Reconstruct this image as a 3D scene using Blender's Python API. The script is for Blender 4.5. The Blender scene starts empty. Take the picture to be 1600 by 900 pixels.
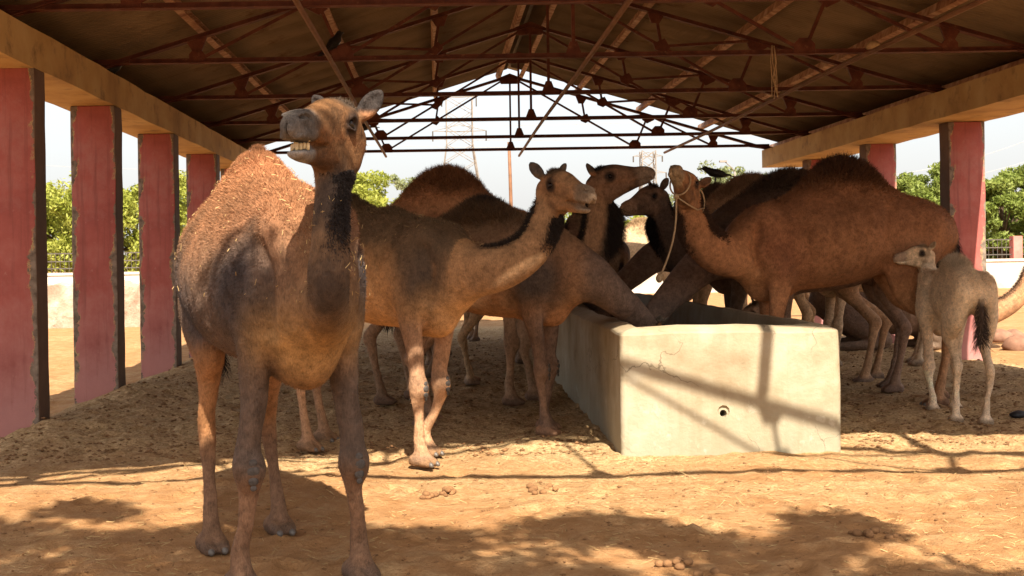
import bpy, bmesh, math, random
import numpy as np
from mathutils import Vector, Matrix

random.seed(7)
rng = np.random.default_rng(7)
scene = bpy.context.scene
COL = scene.collection

# ------------------------------------------------------------------ camera
F_PX, VPX, VPY, EYE, ROLL = 1840.0, 684.0, 404.0, 1.45, 0.015
cam_d = bpy.data.cameras.new('camera')
cam_d.sensor_width = 36.0
cam_d.lens = F_PX / 1600.0 * 36.0
cam_d.shift_x = (800 - VPX) / 1600.0
cam_d.shift_y = -(450 - VPY) / 1600.0
cam_d.clip_start = 0.05
cam_d.clip_end = 3000
cam = bpy.data.objects.new('camera', cam_d)
COL.objects.link(cam)
cam.matrix_world = Matrix.Translation((0, 0, EYE)) @ Matrix.Rotation(math.pi / 2, 4, 'X') @ Matrix.Rotation(-ROLL, 4, 'Z')
scene.camera = cam

# ------------------------------------------------------------------ light
SUN = Vector((0.10, -0.96, 1.0)).normalized()          # towards the sun
world = bpy.data.worlds.new('World')
scene.world = world
world.use_nodes = True
wt = world.node_tree
wt.nodes.clear()
w_out = wt.nodes.new('ShaderNodeOutputWorld')
w_bg = wt.nodes.new('ShaderNodeBackground')
w_sky = wt.nodes.new('ShaderNodeTexSky')
w_sky.sky_type = 'NISHITA'
w_sky.sun_disc = False
w_sky.sun_elevation = math.asin(SUN.z)
w_sky.sun_rotation = math.atan2(SUN.x, SUN.y)
w_sky.dust_density = 6.0
w_sky.air_density = 1.0
w_sky.ozone_density = 1.0
w_mix = wt.nodes.new('ShaderNodeMix')
w_mix.data_type = 'RGBA'
w_mix.inputs['Factor'].default_value = 0.66
w_mix.inputs['B'].default_value = (3.4, 3.36, 3.3, 1)      # even, hazy white air
wt.links.new(w_sky.outputs['Color'], w_mix.inputs['A'])
wt.links.new(w_mix.outputs['Result'], w_bg.inputs['Color'])
w_bg.inputs['Strength'].default_value = 0.10
wt.links.new(w_bg.outputs['Background'], w_out.inputs['Surface'])

sun_d = bpy.data.lights.new('sun', 'SUN')
sun_d.energy = 4.0
sun_d.angle = math.radians(0.53)
sun_d.color = (1.0, 0.90, 0.74)
sun = bpy.data.objects.new('sun', sun_d)
COL.objects.link(sun)
sun.rotation_euler = (-SUN).to_track_quat('-Z', 'Y').to_euler()
sun.location = (3, -10, 12)

scene.view_settings.view_transform = 'Standard'
scene.view_settings.look = 'None'
scene.view_settings.gamma = 1.0
scene.view_settings.use_curve_mapping = False
scene.view_settings.exposure = 1.78
scene.render.engine = 'CYCLES'
scene.cycles.use_denoising = True
scene.cycles.max_bounces = 7
scene.cycles.diffuse_bounces = 5
scene.cycles.transparent_max_bounces = 4
scene.cycles.sample_clamp_indirect = 6.0

# ------------------------------------------------------------------ helpers
def P(px, py, Y):
    """the point of the place that the camera sees at pixel px, py of the photo, Y metres ahead"""
    dx, dy = px - VPX, VPY - py
    return Vector(((dx + dy * ROLL) * Y / F_PX, Y, EYE + (dy - dx * ROLL) * Y / F_PX))

def tag(o, label=None, cat=None, group=None, kind=None):
    if label: o['label'] = label
    if cat: o['category'] = cat
    if group: o['group'] = group
    if kind: o['kind'] = kind
    return o

def empty(name, loc=(0, 0, 0), rz=0.0, parent=None):
    o = bpy.data.objects.new(name, None)
    COL.objects.link(o)
    o.empty_display_size = 0.2
    o.location = loc
    o.rotation_euler = (0, 0, rz)
    if parent: o.parent = parent
    return o

def mesh_np(name, V, Fq, smooth=False):
    """mesh from numpy vertices and an (n,3) or (n,4) face array (or a list of such arrays)"""
    me = bpy.data.meshes.new(name)
    if not isinstance(Fq, (list, tuple)): Fq = [Fq]
    Fq = [np.asarray(f, dtype=np.int32) for f in Fq if len(f)]
    V = np.asarray(V, dtype=np.float32)
    me.vertices.add(len(V))
    me.vertices.foreach_set('co', V.ravel())
    nl = sum(f.size for f in Fq); npoly = sum(len(f) for f in Fq)
    me.loops.add(nl)
    me.loops.foreach_set('vertex_index', np.concatenate([f.ravel() for f in Fq]))
    me.polygons.add(npoly)
    tot = np.concatenate([np.full(len(f), f.shape[1], np.int32) for f in Fq])
    start = np.concatenate([[0], np.cumsum(tot)[:-1]]).astype(np.int32)
    me.polygons.foreach_set('loop_start', start)
    me.polygons.foreach_set('loop_total', tot)
    if smooth: me.polygons.foreach_set('use_smooth', np.ones(npoly, bool))
    me.update(calc_edges=True)
    me.validate()
    return me

def link(name, me, mat=None, parent=None, loc=None):
    o = bpy.data.objects.new(name, me)
    COL.objects.link(o)
    if mat and not me.materials: me.materials.append(mat)
    if parent: o.parent = parent
    if loc is not None: o.location = loc
    return o

class MB:
    """collects simple shapes, then builds ONE mesh object"""
    def __init__(s): s.v = []; s.f = []
    def add(s, vs, fs):
        b = len(s.v); s.v += [tuple(v) for v in vs]; s.f += [tuple(i + b for i in f) for f in fs]; return s
    def box(s, a, b):
        x0, y0, z0 = a; x1, y1, z1 = b
        return s.add([(x0,y0,z0),(x1,y0,z0),(x1,y1,z0),(x0,y1,z0),(x0,y0,z1),(x1,y0,z1),(x1,y1,z1),(x0,y1,z1)],
              [(3,2,1,0),(4,5,6,7),(0,1,5,4),(1,2,6,5),(2,3,7,6),(3,0,4,7)])
    def prism(s, prof, p0, p1, up=(0, 0, 1)):
        """extrudes a 2-D profile (side, up) from p0 to p1"""
        p0 = Vector(p0); p1 = Vector(p1); d = (p1 - p0).normalized(); up = Vector(up)
        sd = d.cross(up)
        if sd.length < 1e-4: sd = d.cross(Vector((0, 1, 0)))
        sd.normalize(); u = sd.cross(d).normalized(); n = len(prof)
        vs = [p0 + sd * a + u * b for a, b in prof] + [p1 + sd * a + u * b for a, b in prof]
        fs = [(i, (i + 1) % n, n + (i + 1) % n, n + i) for i in range(n)] + [tuple(range(n))[::-1], tuple(range(n, 2 * n))]
        return s.add(vs, fs)
    def bar(s, p0, p1, w, h, up=(0, 0, 1)):
        return s.prism([(-w/2, -h/2), (w/2, -h/2), (w/2, h/2), (-w/2, h/2)], p0, p1, up)
    def tube(s, pts, rad, n=8, cap=True):
        pts = [Vector(p) for p in pts]
        if not hasattr(rad, '__len__'): rad = [rad] * len(pts)
        b = len(s.v); m = len(pts)
        ref = Vector((0.13, 0.31, 0.94))
        for i, p in enumerate(pts):
            d = (pts[min(i + 1, m - 1)] - pts[max(i - 1, 0)]).normalized()
            a = d.cross(ref)
            if a.length < 0.05: a = d.cross(Vector((1, 0, 0)))
            a.normalize(); c = d.cross(a)
            for k in range(n):
                t = 2 * math.pi * k / n
                s.v.append(tuple(p + (a * math.cos(t) + c * math.sin(t)) * rad[i]))
        for i in range(m - 1):
            for k in range(n):
                s.f.append((b + i*n + k, b + i*n + (k+1) % n, b + (i+1)*n + (k+1) % n, b + (i+1)*n + k))
        if cap:
            s.f.append(tuple(b + k for k in range(n))[::-1]); s.f.append(tuple(b + (m-1)*n + k for k in range(n)))
        return s
    def mesh(s, name, smooth=False):
        me = bpy.data.meshes.new(name); me.from_pydata(s.v, [], s.f)
        if smooth: me.polygons.foreach_set('use_smooth', np.ones(len(me.polygons), bool))
        me.update(); return me
    def build(s, name, mat, parent=None, smooth=False, loc=None):
        return link(name, s.mesh(name, smooth), mat, parent, loc)

def copy_tree(o, parent=None):
    c = o.copy(); COL.objects.link(c); c.parent = parent
    for ch in o.children: copy_tree(ch, c)
    return c

# ------------------------------------------------------------------ noise in numpy
def _hash(ix, iy, iz, seed):
    h = (ix * 374761393 + iy * 668265263 + iz * 2147483647 + seed * 974634777) & 0xFFFFFFFF
    h = ((h ^ (h >> 13)) * 1274126177) & 0xFFFFFFFF
    return ((h ^ (h >> 16)) & 0xFFFF).astype(np.float32) / 65535.0
def vnoise(x, y, z=None, seed=0):
    if z is None: z = np.zeros_like(x)
    fx, fy, fz = np.floor(x), np.floor(y), np.floor(z)
    ix, iy, iz = fx.astype(np.int64), fy.astype(np.int64), fz.astype(np.int64)
    u, v, w = x - fx, y - fy, z - fz
    u = u*u*(3-2*u); v = v*v*(3-2*v); w = w*w*(3-2*w)
    r = 0
    for a in (0, 1):
        for b in (0, 1):
            for c in (0, 1):
                r = r + _hash(ix+a, iy+b, iz+c, seed) * (u if a else 1-u) * (v if b else 1-v) * (w if c else 1-w)
    return r
def fbm(x, y, z=None, oct=4, seed=0):
    r = 0; a = 0.5; t = 0; s = 1.0
    for i in range(oct):
        r = r + a * vnoise(x*s, y*s, None if z is None else z*s, seed+i); t += a; a *= 0.5; s *= 2.03
    return r / t
def sst(a, b, x):
    t = np.clip((x - a) / (b - a), 0, 1); return t*t*(3-2*t)

# ------------------------------------------------------------------ materials
MATS = {}
def new_mat(name):
    m = bpy.data.materials.new(name); m.use_nodes = True
    nt = m.node_tree; nt.nodes.clear()
    o = nt.nodes.new('ShaderNodeOutputMaterial'); b = nt.nodes.new('ShaderNodeBsdfPrincipled')
    nt.links.new(b.outputs[0], o.inputs[0])
    MATS[name] = m
    return m, nt, b, o
def nd(nt, t, **kw):
    n = nt.nodes.new(t)
    for k, v in kw.items():
        if k in n.inputs: n.inputs[k].default_value = v
        else: setattr(n, k, v)
    return n
def noise(nt, scale, detail=4, rough=0.55, coord='Object', vec=None, stretch=None):
    n = nd(nt, 'ShaderNodeTexNoise', Scale=scale, Detail=detail, Roughness=rough)
    if vec is None:
        tc = nd(nt, 'ShaderNodeTexCoord'); vec = tc.outputs[coord]
    if stretch:
        mp = nd(nt, 'ShaderNodeMapping'); mp.inputs['Scale'].default_value = stretch
        nt.links.new(vec, mp.inputs['Vector']); vec = mp.outputs[0]
    nt.links.new(vec, n.inputs['Vector'])
    return n.outputs['Fac']
def ramp(nt, fac, stops):
    r = nd(nt, 'ShaderNodeValToRGB'); nt.links.new(fac, r.inputs[0])
    e = r.color_ramp.elements
    while len(e) < len(stops): e.new(0.5)
    for i, (p, c) in enumerate(stops):
        e[i].position = p; e[i].color = tuple(c) + ((1,) if len(c) == 3 else ())
    return r.outputs[0]
def mixc(nt, fac, a, b, mode='MIX'):
    m = nd(nt, 'ShaderNodeMix', data_type='RGBA', blend_type=mode)
    for s, v in (('Factor', fac), ('A', a), ('B', b)):
        i = m.inputs[s] if s != 'A' and s != 'B' else [q for q in m.inputs if q.name == s and q.type == 'RGBA'][0]
        if hasattr(v, 'node'): nt.links.new(v, i)
        elif isinstance(v, (int, float)): i.default_value = v
        else: i.default_value = tuple(v) + ((1,) if len(v) == 3 else ())
    return [q for q in m.outputs if q.type == 'RGBA'][0]
def mth(nt, op, a, b=None, c=None, clamp=False):
    m = nd(nt, 'ShaderNodeMath', operation=op); m.use_clamp = clamp
    for i, v in enumerate((a, b, c)):
        if v is None: continue
        if hasattr(v, 'node'): nt.links.new(v, m.inputs[i])
        else: m.inputs[i].default_value = v
    return m.outputs[0]
def bump(nt, b, h, strength=0.4, dist=0.02):
    n = nd(nt, 'ShaderNodeBump', Strength=strength, Distance=dist)
    nt.links.new(h, n.inputs['Height']); nt.links.new(n.outputs[0], b.inputs['Normal'])
def surf(name, cols, scale, rough=0.8, bscale=None, bstr=0.4, bdist=0.01, detail=6, spots=None, metallic=0.0, stretch=None, spec=0.3):
    """a mottled surface: noise through a colour ramp, optional spots of another colour, fine relief"""
    m, nt, b, o = new_mat(name)
    f = noise(nt, scale, detail, 0.6, stretch=stretch)
    n = len(cols)
    c = ramp(nt, f, [(0.30 + 0.40 * i / max(1, n - 1), cols[i]) for i in range(n)])
    if spots:
        sc, lo, hi, col = spots
        sf = ramp(nt, noise(nt, sc, 5, 0.65), [(lo, (0, 0, 0)), (hi, (1, 1, 1))])
        c = mixc(nt, sf, c, col)
    nt.links.new(c, b.inputs['Base Color'])
    b.inputs['Roughness'].default_value = rough; b.inputs['Metallic'].default_value = metallic
    b.inputs['Specular IOR Level'].default_value = spec
    if bscale: bump(nt, b, noise(nt, bscale, 5, 0.65), bstr, bdist)
    return m

M_steel = surf('red_oxide_steel', [(0.055, 0.014, 0.008), (0.11, 0.03, 0.016), (0.16, 0.055, 0.03)], 6, 0.65, 60, 0.3, 0.003, spots=(14, 0.58, 0.72, (0.20, 0.09, 0.045)))
M_purlin = surf('worn_purlin_paint', [(0.19, 0.07, 0.04), (0.40, 0.22, 0.13), (0.60, 0.42, 0.28)], 3.0, 0.7, 50, 0.3, 0.003, stretch=(2.0, 3.2, 2.0))
M_pipe = surf('brown_pole', [(0.13, 0.06, 0.03), (0.24, 0.12, 0.065)], 5, 0.7, 60, 0.4, 0.004)
M_sheet = surf('old_roof_sheet', [(0.15, 0.105, 0.06), (0.21, 0.15, 0.09), (0.27, 0.195, 0.12)], 1.3, 0.7, 30, 0.2, 0.003, spots=(2.2, 0.60, 0.75, (0.12, 0.06, 0.03)))
M_beam = surf('ochre_painted_concrete', [(0.34, 0.20, 0.075), (0.49, 0.315, 0.125), (0.58, 0.41, 0.19)], 1.6, 0.8, 40, 0.4, 0.006, spots=(3.5, 0.56, 0.74, (0.19, 0.12, 0.06)))
M_wallw = surf('whitewashed_wall', [(0.34, 0.28, 0.22), (0.46, 0.42, 0.36), (0.52, 0.49, 0.45)], 0.9, 0.85, 20, 0.5, 0.01, spots=(2.5, 0.60, 0.75, (0.50, 0.36, 0.24)))
M_rubble = surf('pale_rubble', [(0.20, 0.13, 0.09), (0.32, 0.23, 0.17), (0.42, 0.35, 0.29)], 2.3, 0.9, 9, 0.9, 0.05)
M_rail = surf('dark_railing_iron', [(0.05, 0.045, 0.04), (0.10, 0.085, 0.07)], 8, 0.6)
M_pink = surf('faded_pink_paint', [(0.42, 0.12, 0.10), (0.55, 0.20, 0.17)], 3, 0.8)
M_pylon = surf('galvanised_lattice', [(0.15, 0.13, 0.11), (0.22, 0.195, 0.17)], 2, 0.6)
M_wire = surf('grey_cable', [(0.25, 0.25, 0.25), (0.33, 0.33, 0.33)], 2, 0.6)
M_rope = surf('jute_rope', [(0.36, 0.24, 0.13), (0.52, 0.38, 0.23)], 60, 0.9, 220, 0.8, 0.004)
M_stone = surf('brown_stone', [(0.14, 0.07, 0.045), (0.26, 0.14, 0.09)], 7, 0.85, 30, 0.6, 0.01)
M_dung = surf('dry_dung', [(0.14, 0.07, 0.03), (0.26, 0.135, 0.06)], 20, 0.95, 90, 0.8, 0.006)
M_crow = surf('crow_feathers', [(0.010, 0.010, 0.012), (0.03, 0.03, 0.033)], 25, 0.45, 120, 0.4, 0.003)
M_straw = surf('straw', [(0.26, 0.16, 0.06), (0.48, 0.34, 0.16)], 9, 0.8)
M_bark = surf('bark', [(0.07, 0.045, 0.03), (0.16, 0.11, 0.07)], 6, 0.9, 25, 0.8, 0.02)
M_fodder = surf('chopped_fodder', [(0.10, 0.065, 0.03), (0.22, 0.15, 0.07)], 18, 0.95, 60, 0.9, 0.02)

# column: red paint on the two broad faces, bare brown cement on the sides, paint broken away along the arrises
def column_mat():
    m, nt, b, o = new_mat('red_painted_column')
    tc = nd(nt, 'ShaderNodeTexCoord'); sp = nd(nt, 'ShaderNodeSeparateXYZ'); nt.links.new(tc.outputs['Object'], sp.inputs[0])
    ax = mth(nt, 'ABSOLUTE', sp.outputs[0])
    n1 = noise(nt, 2.2, 6, 0.65, stretch=(1.2, 1.2, 1.0)); n2 = noise(nt, 13, 5, 0.6)
    red = ramp(nt, n1, [(0.30, (0.25, 0.060, 0.052)), (0.52, (0.33, 0.090, 0.076)), (0.72, (0.38, 0.130, 0.112))])
    # dusty, bleached foot of the column, with an uneven edge
    foot = mth(nt, 'ADD', sp.outputs[2], mth(nt, 'MULTIPLY', n1, -1.6))
    ff = nd(nt, 'ShaderNodeMapRange'); nt.links.new(foot, ff.inputs['Value'])
    ff.inputs['From Min'].default_value = -0.45; ff.inputs['From Max'].default_value = 0.4
    ff.inputs['To Min'].default_value = 0.42; ff.inputs['To Max'].default_value = 0.0
    red = mixc(nt, ff.outputs[0], red, (0.40, 0.26, 0.25))
    rub = ramp(nt, noise(nt, 0.9, 9, 0.72), [(0.50, (0, 0, 0)), (0.60, (0.55, 0.55, 0.55)), (0.72, (0.75, 0.75, 0.75))])
    red = mixc(nt, rub, red, (0.36, 0.165, 0.145))
    drip = ramp(nt, noise(nt, 11, 5, 0.65, stretch=(1, 1, 0.06)), [(0.54, (0, 0, 0)), (0.70, (0.6, 0.6, 0.6))])
    red = mixc(nt, drip, red, (0.17, 0.052, 0.045))
    sc = ramp(nt, n2, [(0.66, (0, 0, 0)), (0.76, (1, 1, 1))])
    red = mixc(nt, mth(nt, 'MULTIPLY', sc, 0.45), red, (0.42, 0.22, 0.19))
    # chips: distance from the edge against noise
    wn = ramp(nt, noise(nt, 1.9, 6, 0.72, stretch=(1.5, 0.6, 1.0)), [(0.40, (0, 0, 0)), (0.66, (1, 1, 1))])
    lim = mth(nt, 'SUBTRACT', 0.234, mth(nt, 'MULTIPLY', wn, 0.105))
    e1 = mth(nt, 'GREATER_THAN', ax, mth(nt, 'ADD', lim, -0.007))
    e2 = mth(nt, 'GREATER_THAN', ax, mth(nt, 'ADD', lim, 0.006))
    grey = ramp(nt, n2, [(0.35, (0.10, 0.075, 0.055)), (0.65, (0.24, 0.19, 0.15))])
    c = mixc(nt, mth(nt, 'MULTIPLY', e1, ramp(nt, noise(nt, 7, 4, 0.6), [(0.45, (0, 0, 0)), (0.6, (1, 1, 1))])), red, (0.36, 0.27, 0.13))
    c = mixc(nt, e2, c, grey)
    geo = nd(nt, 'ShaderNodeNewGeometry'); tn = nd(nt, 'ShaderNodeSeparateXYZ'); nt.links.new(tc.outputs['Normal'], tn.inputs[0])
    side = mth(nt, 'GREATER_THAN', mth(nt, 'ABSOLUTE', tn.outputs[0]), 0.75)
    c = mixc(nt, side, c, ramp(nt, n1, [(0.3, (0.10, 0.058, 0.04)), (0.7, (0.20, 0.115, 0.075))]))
    nt.links.new(c, b.inputs['Base Color']); b.inputs['Roughness'].default_value = 0.75
    b.inputs['Specular IOR Level'].default_value = 0.3
    h = mth(nt, 'ADD', mth(nt, 'MULTIPLY', e2, -1.0), mth(nt, 'MULTIPLY', noise(nt, 35, 5, 0.6), 0.35))
    bump(nt, b, h, 0.6, 0.012)
    return m
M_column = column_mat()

def ground_mat():
    m, nt, b, o = new_mat('sandy_ground')
    big = noise(nt, 0.55, 5, 0.6); mid = noise(nt, 5, 6, 0.65); fine = noise(nt, 48, 5, 0.7)
    c = ramp(nt, mid, [(0.28, (0.27, 0.135, 0.054)), (0.50, (0.345, 0.183, 0.080)), (0.72, (0.40, 0.230, 0.110))])
    att = nd(nt, 'ShaderNodeVertexColor', layer_name='litter')
    sepl = nd(nt, 'ShaderNodeSeparateColor'); nt.links.new(att.outputs[0], sepl.inputs[0])
    litter_lift = ramp(nt, fine, [(0.30, (0.16, 0.10, 0.045)), (0.50, (0.54, 0.37, 0.19)), (0.70, (0.70, 0.53, 0.31))])  # litter tone, paled past the sand to make up for dim light under the roof
    litter_lift = mixc(nt, mth(nt, 'MULTIPLY', ramp(nt, noise(nt, 17, 6, 0.7), [(0.40, (1, 1, 1)), (0.56, (0, 0, 0))]), 0.6), litter_lift, (0.14, 0.085, 0.036))
    lf = mth(nt, 'ADD', sepl.outputs[0], mth(nt, 'MULTIPLY', mth(nt, 'SUBTRACT', mid, 0.5), 1.1), clamp=True)
    c = mixc(nt, lf, c, litter_lift)
    sp = ramp(nt, fine, [(0.27, (1, 1, 1)), (0.40, (0, 0, 0))])
    c = mixc(nt, mth(nt, 'MULTIPLY', sp, 0.6), c, (0.13, 0.07, 0.03))
    sp2 = ramp(nt, noise(nt, 95, 3, 0.6), [(0.66, (0, 0, 0)), (0.74, (1, 1, 1))])
    c = mixc(nt, mth(nt, 'MULTIPLY', sp2, 0.5), c, (0.52, 0.36, 0.19))
    nt.links.new(c, b.inputs['Base Color']); b.inputs['Roughness'].default_value = 0.95
    b.inputs['Specular IOR Level'].default_value = 0.1
    h = mth(nt, 'ADD', mth(nt, 'MULTIPLY', noise(nt, 14, 6, 0.7), 1.0), mth(nt, 'MULTIPLY', fine, 0.6))
    bump(nt, b, h, 0.9, 0.03)
    return m
M_ground = ground_mat()

def trough_mat():
    m, nt, b, o = new_mat('limewashed_cement')
    tc = nd(nt, 'ShaderNodeTexCoord'); sp = nd(nt, 'ShaderNodeSeparateXYZ'); nt.links.new(tc.outputs['Object'], sp.inputs[0])
    n1 = noise(nt, 1.7, 7, 0.62); n2 = noise(nt, 6.5, 6, 0.65); n3 = noise(nt, 30, 5, 0.65)
    c = ramp(nt, n1, [(0.30, (0.21, 0.155, 0.092)), (0.48, (0.315, 0.262, 0.178)), (0.68, (0.40, 0.362, 0.285))])
    # damp greenish-grey stain rising from the foot, ragged
    d = mth(nt, 'ADD', sp.outputs[2], mth(nt, 'MULTIPLY', n2, -0.75))
    mr = nd(nt, 'ShaderNodeMapRange'); nt.links.new(d, mr.inputs['Value'])
    mr.inputs['From Min'].default_value = -0.28; mr.inputs['From Max'].default_value = 0.12
    mr.inputs['To Min'].default_value = 0.8; mr.inputs['To Max'].default_value = 0.0
    c = mixc(nt, mr.outputs[0], c, (0.27, 0.24, 0.17))
    # flaked limewash near the foot
    fl = ramp(nt, n2, [(0.60, (0, 0, 0)), (0.66, (0.45, 0.45, 0.45))])
    c = mixc(nt, mth(nt, 'MULTIPLY', fl, mr.outputs[0]), c, (0.52, 0.48, 0.39))
    # greasy rubbed rim
    rim = nd(nt, 'ShaderNodeMapRange'); nt.links.new(mth(nt, 'ADD', sp.outputs[2], mth(nt, 'MULTIPLY', n1, 0.25)), rim.inputs['Value'])
    rim.inputs['From Min'].default_value = 0.93; rim.inputs['From Max'].default_value = 1.12; rim.inputs['To Max'].default_value = 0.55
    c = mixc(nt, rim.outputs[0], c, (0.32, 0.24, 0.145))
    dr = ramp(nt, noise(nt, 9, 4, 0.6, stretch=(1, 1, 0.07)), [(0.50, (0, 0, 0)), (0.66, (1, 1, 1))])
    c = mixc(nt, mth(nt, 'MULTIPLY', dr, 0.35), c, (0.24, 0.185, 0.115))
    st = ramp(nt, n3, [(0.30, (1, 1, 1)), (0.40, (0, 0, 0))])
    c = mixc(nt, mth(nt, 'MULTIPLY', st, 0.25), c, (0.34, 0.24, 0.13))
    wv = nd(nt, 'ShaderNodeVectorMath', operation='ADD'); nz = nd(nt, 'ShaderNodeTexNoise', Scale=4.0, Detail=5.0)
    nt.links.new(tc.outputs['Object'], nz.inputs['Vector']); sv = nd(nt, 'ShaderNodeVectorMath', operation='SCALE'); sv.inputs['Scale'].default_value = 0.35
    nt.links.new(nz.outputs['Color'], sv.inputs[0]); nt.links.new(tc.outputs['Object'], wv.inputs[0]); nt.links.new(sv.outputs[0], wv.inputs[1])
    vo = nd(nt, 'ShaderNodeTexVoronoi', feature='DISTANCE_TO_EDGE', Scale=1.5); nt.links.new(wv.outputs[0], vo.inputs['Vector'])
    cr = ramp(nt, vo.outputs['Distance'], [(0.0, (1, 1, 1)), (0.007, (0, 0, 0))])
    crm = mth(nt, 'MULTIPLY', cr, ramp(nt, noise(nt, 1.1, 3), [(0.50, (0, 0, 0)), (0.58, (0.8, 0.8, 0.8))]))
    c = mixc(nt, crm, c, (0.09, 0.065, 0.04))
    nt.links.new(c, b.inputs['Base Color']); b.inputs['Roughness'].default_value = 0.85
    b.inputs['Specular IOR Level'].default_value = 0.25
    bump(nt, b, mth(nt, 'ADD', n3, mth(nt, 'MULTIPLY', n2, 1.5)), 0.42, 0.012)
    return m
M_trough = trough_mat()

def fur_mat():
    m, nt, b, o = new_mat('camel_fur')
    a = nd(nt, 'ShaderNodeVertexColor', layer_name='fur')
    n1 = noise(nt, 26, 5, 0.65); n2 = noise(nt, 150, 4, 0.7, stretch=(1.0, 1.0, 0.35))
    v = mth(nt, 'ADD', mth(nt, 'MULTIPLY', n1, 0.75), mth(nt, 'MULTIPLY', n2, 0.75))
    mr = nd(nt, 'ShaderNodeMapRange'); nt.links.new(v, mr.inputs['Value'])
    mr.inputs['From Min'].default_value = 0.45; mr.inputs['From Max'].default_value = 1.05
    mr.inputs['To Min'].default_value = 0.36; mr.inputs['To Max'].default_value = 1.66
    c = mixc(nt, 1.0, a.outputs[0], mr.outputs[0], 'MULTIPLY')
    nt.links.new(c, b.inputs['Base Color']); b.inputs['Roughness'].default_value = 0.62
    b.inputs['Specular IOR Level'].default_value = 0.14
    bump(nt, b, mth(nt, 'ADD', mth(nt, 'MULTIPLY', n2, 0.8), n1), 0.75, 0.018)
    return m
M_fur = fur_mat()
def hair_mat():
    m, nt, b, o = new_mat('camel_hair')
    a = nd(nt, 'ShaderNodeVertexColor', layer_name='fur')
    nt.links.new(a.outputs[0], b.inputs['Base Color']); b.inputs['Roughness'].default_value = 0.65
    b.inputs['Specular IOR Level'].default_value = 0.12
    return m
M_hair = hair_mat()
def gloss(name, col, r=0.15):
    m, nt, b, o = new_mat(name)
    n = noise(nt, 40, 3)
    nt.links.new(ramp(nt, n, [(0.3, tuple(x * 0.7 for x in col)), (0.7, col)]), b.inputs['Base Color']); b.inputs['Roughness'].default_value = r
    return m
M_eye = gloss('dark_wet_eye', (0.010, 0.006, 0.004), 0.16)
M_eye.node_tree.nodes['Principled BSDF'].inputs['Specular IOR Level'].default_value = 0.28
M_tooth = gloss('yellowed_tooth', (0.66, 0.50, 0.27), 0.35)
M_nail = gloss('grey_horn_nail', (0.12, 0.10, 0.085), 0.45)
M_callus = surf('grey_callus', [(0.035, 0.029, 0.026), (0.095, 0.082, 0.074)], 45, 0.7, 120, 0.7, 0.006)

def leaf_mat(name, c0, c1, c2):
    m, nt, b, o = new_mat(name)
    oi = nd(nt, 'ShaderNodeTexCoord')
    f = noise(nt, 0.9, 3, 0.6); g = noise(nt, 9, 2)
    c = ramp(nt, mth(nt, 'ADD', mth(nt, 'MULTIPLY', f, 0.6), mth(nt, 'MULTIPLY', g, 0.4)), [(0.32, c0), (0.5, c1), (0.68, c2)])
    nt.links.new(c, b.inputs['Base Color']); b.inputs['Roughness'].default_value = 0.6
    b.inputs['Specular IOR Level'].default_value = 0.3
    tr = nd(nt, 'ShaderNodeBsdfTranslucent'); nt.links.new(c, tr.inputs['Color'])
    mx = nd(nt, 'ShaderNodeMixShader', Fac=0.4); nt.links.new(b.outputs[0], mx.inputs[1]); nt.links.new(tr.outputs[0], mx.inputs[2])
    nt.links.new(mx.outputs[0], o.inputs[0])
    return m
M_leaf = leaf_mat('neem_leaves', (0.11, 0.15, 0.025), (0.18, 0.225, 0.042), (0.26, 0.29, 0.075))
M_leafy = leaf_mat('yellow_green_leaves', (0.17, 0.21, 0.02), (0.29, 0.31, 0.05), (0.40, 0.39, 0.09))
M_leafg = leaf_mat('dusty_acacia_leaves', (0.14, 0.17, 0.07), (0.21, 0.24, 0.11), (0.28, 0.29, 0.15))
# ================================================================== the ground
def ground_h(x, y):
    x = np.asarray(x, dtype=np.float64); y = np.asarray(y, dtype=np.float64)
    inside = sst(-3.9, -3.2, x) * sst(7.6, 6.6, x) * sst(7.6, 9.4, y) * sst(25, 22.5, y)
    h = 0.055 * inside
    h = h - 0.13 * sst(-3.35, -4.3, x) * sst(26, 8, y)
    # litter banked up against the inner side of the left columns
    h = h + 0.09 * np.exp(-((x + 3.15) / 0.45) ** 2) * sst(8.5, 10.0, y) * sst(24, 21, y)
    near = sst(30, 18, y) * sst(-12, -7, x) * sst(14, 9, x)
    h = h + near * 0.075 * (fbm(x * 0.9 + 5, y * 0.9, oct=3, seed=3) - 0.5)
    h = h + near * (0.030 + 0.055 * inside) * (fbm(x * 5.2, y * 5.2, oct=4, seed=9) - 0.5)
    h = h + near * (0.006 + 0.024 * inside) * (fbm(x * 13, y * 13, oct=3, seed=19) - 0.5)
    # hoof prints: shallow pairs of dimples with a pushed-up rim
    if h.size > 1000:
        r = np.random.default_rng(12)
        for k in range(620):
            py = 4.2 + 12 * r.random() ** 1.4; px = (r.random() - .40) * (py * .9 + 1.5); a = r.random() * 3.14; s = .05 + .035 * r.random()
            m = (np.abs(x - px) < .25) & (np.abs(y - py) < .25)
            if not m.any(): continue
            u = (x[m] - px) * math.cos(a) + (y[m] - py) * math.sin(a); v = -(x[m] - px) * math.sin(a) + (y[m] - py) * math.cos(a)
            d = np.sqrt((u / 1.25) ** 2 + v ** 2) / s
            h[m] += (.010 + .018 * r.random()) * (-np.exp(-d ** 3) + .55 * np.exp(-((d - 1.35) / .4) ** 2))
    return h
def graded(lo, a, b, hi, step, n_out):
    core = np.arange(a, b, step)
    l = a - (a - lo) * (np.linspace(1, 0, n_out, endpoint=False) ** 2.6)
    r = b + (hi - b) * (np.linspace(0, 1, n_out + 1) ** 2.6)
    return np.concatenate([l, core, r])
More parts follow.
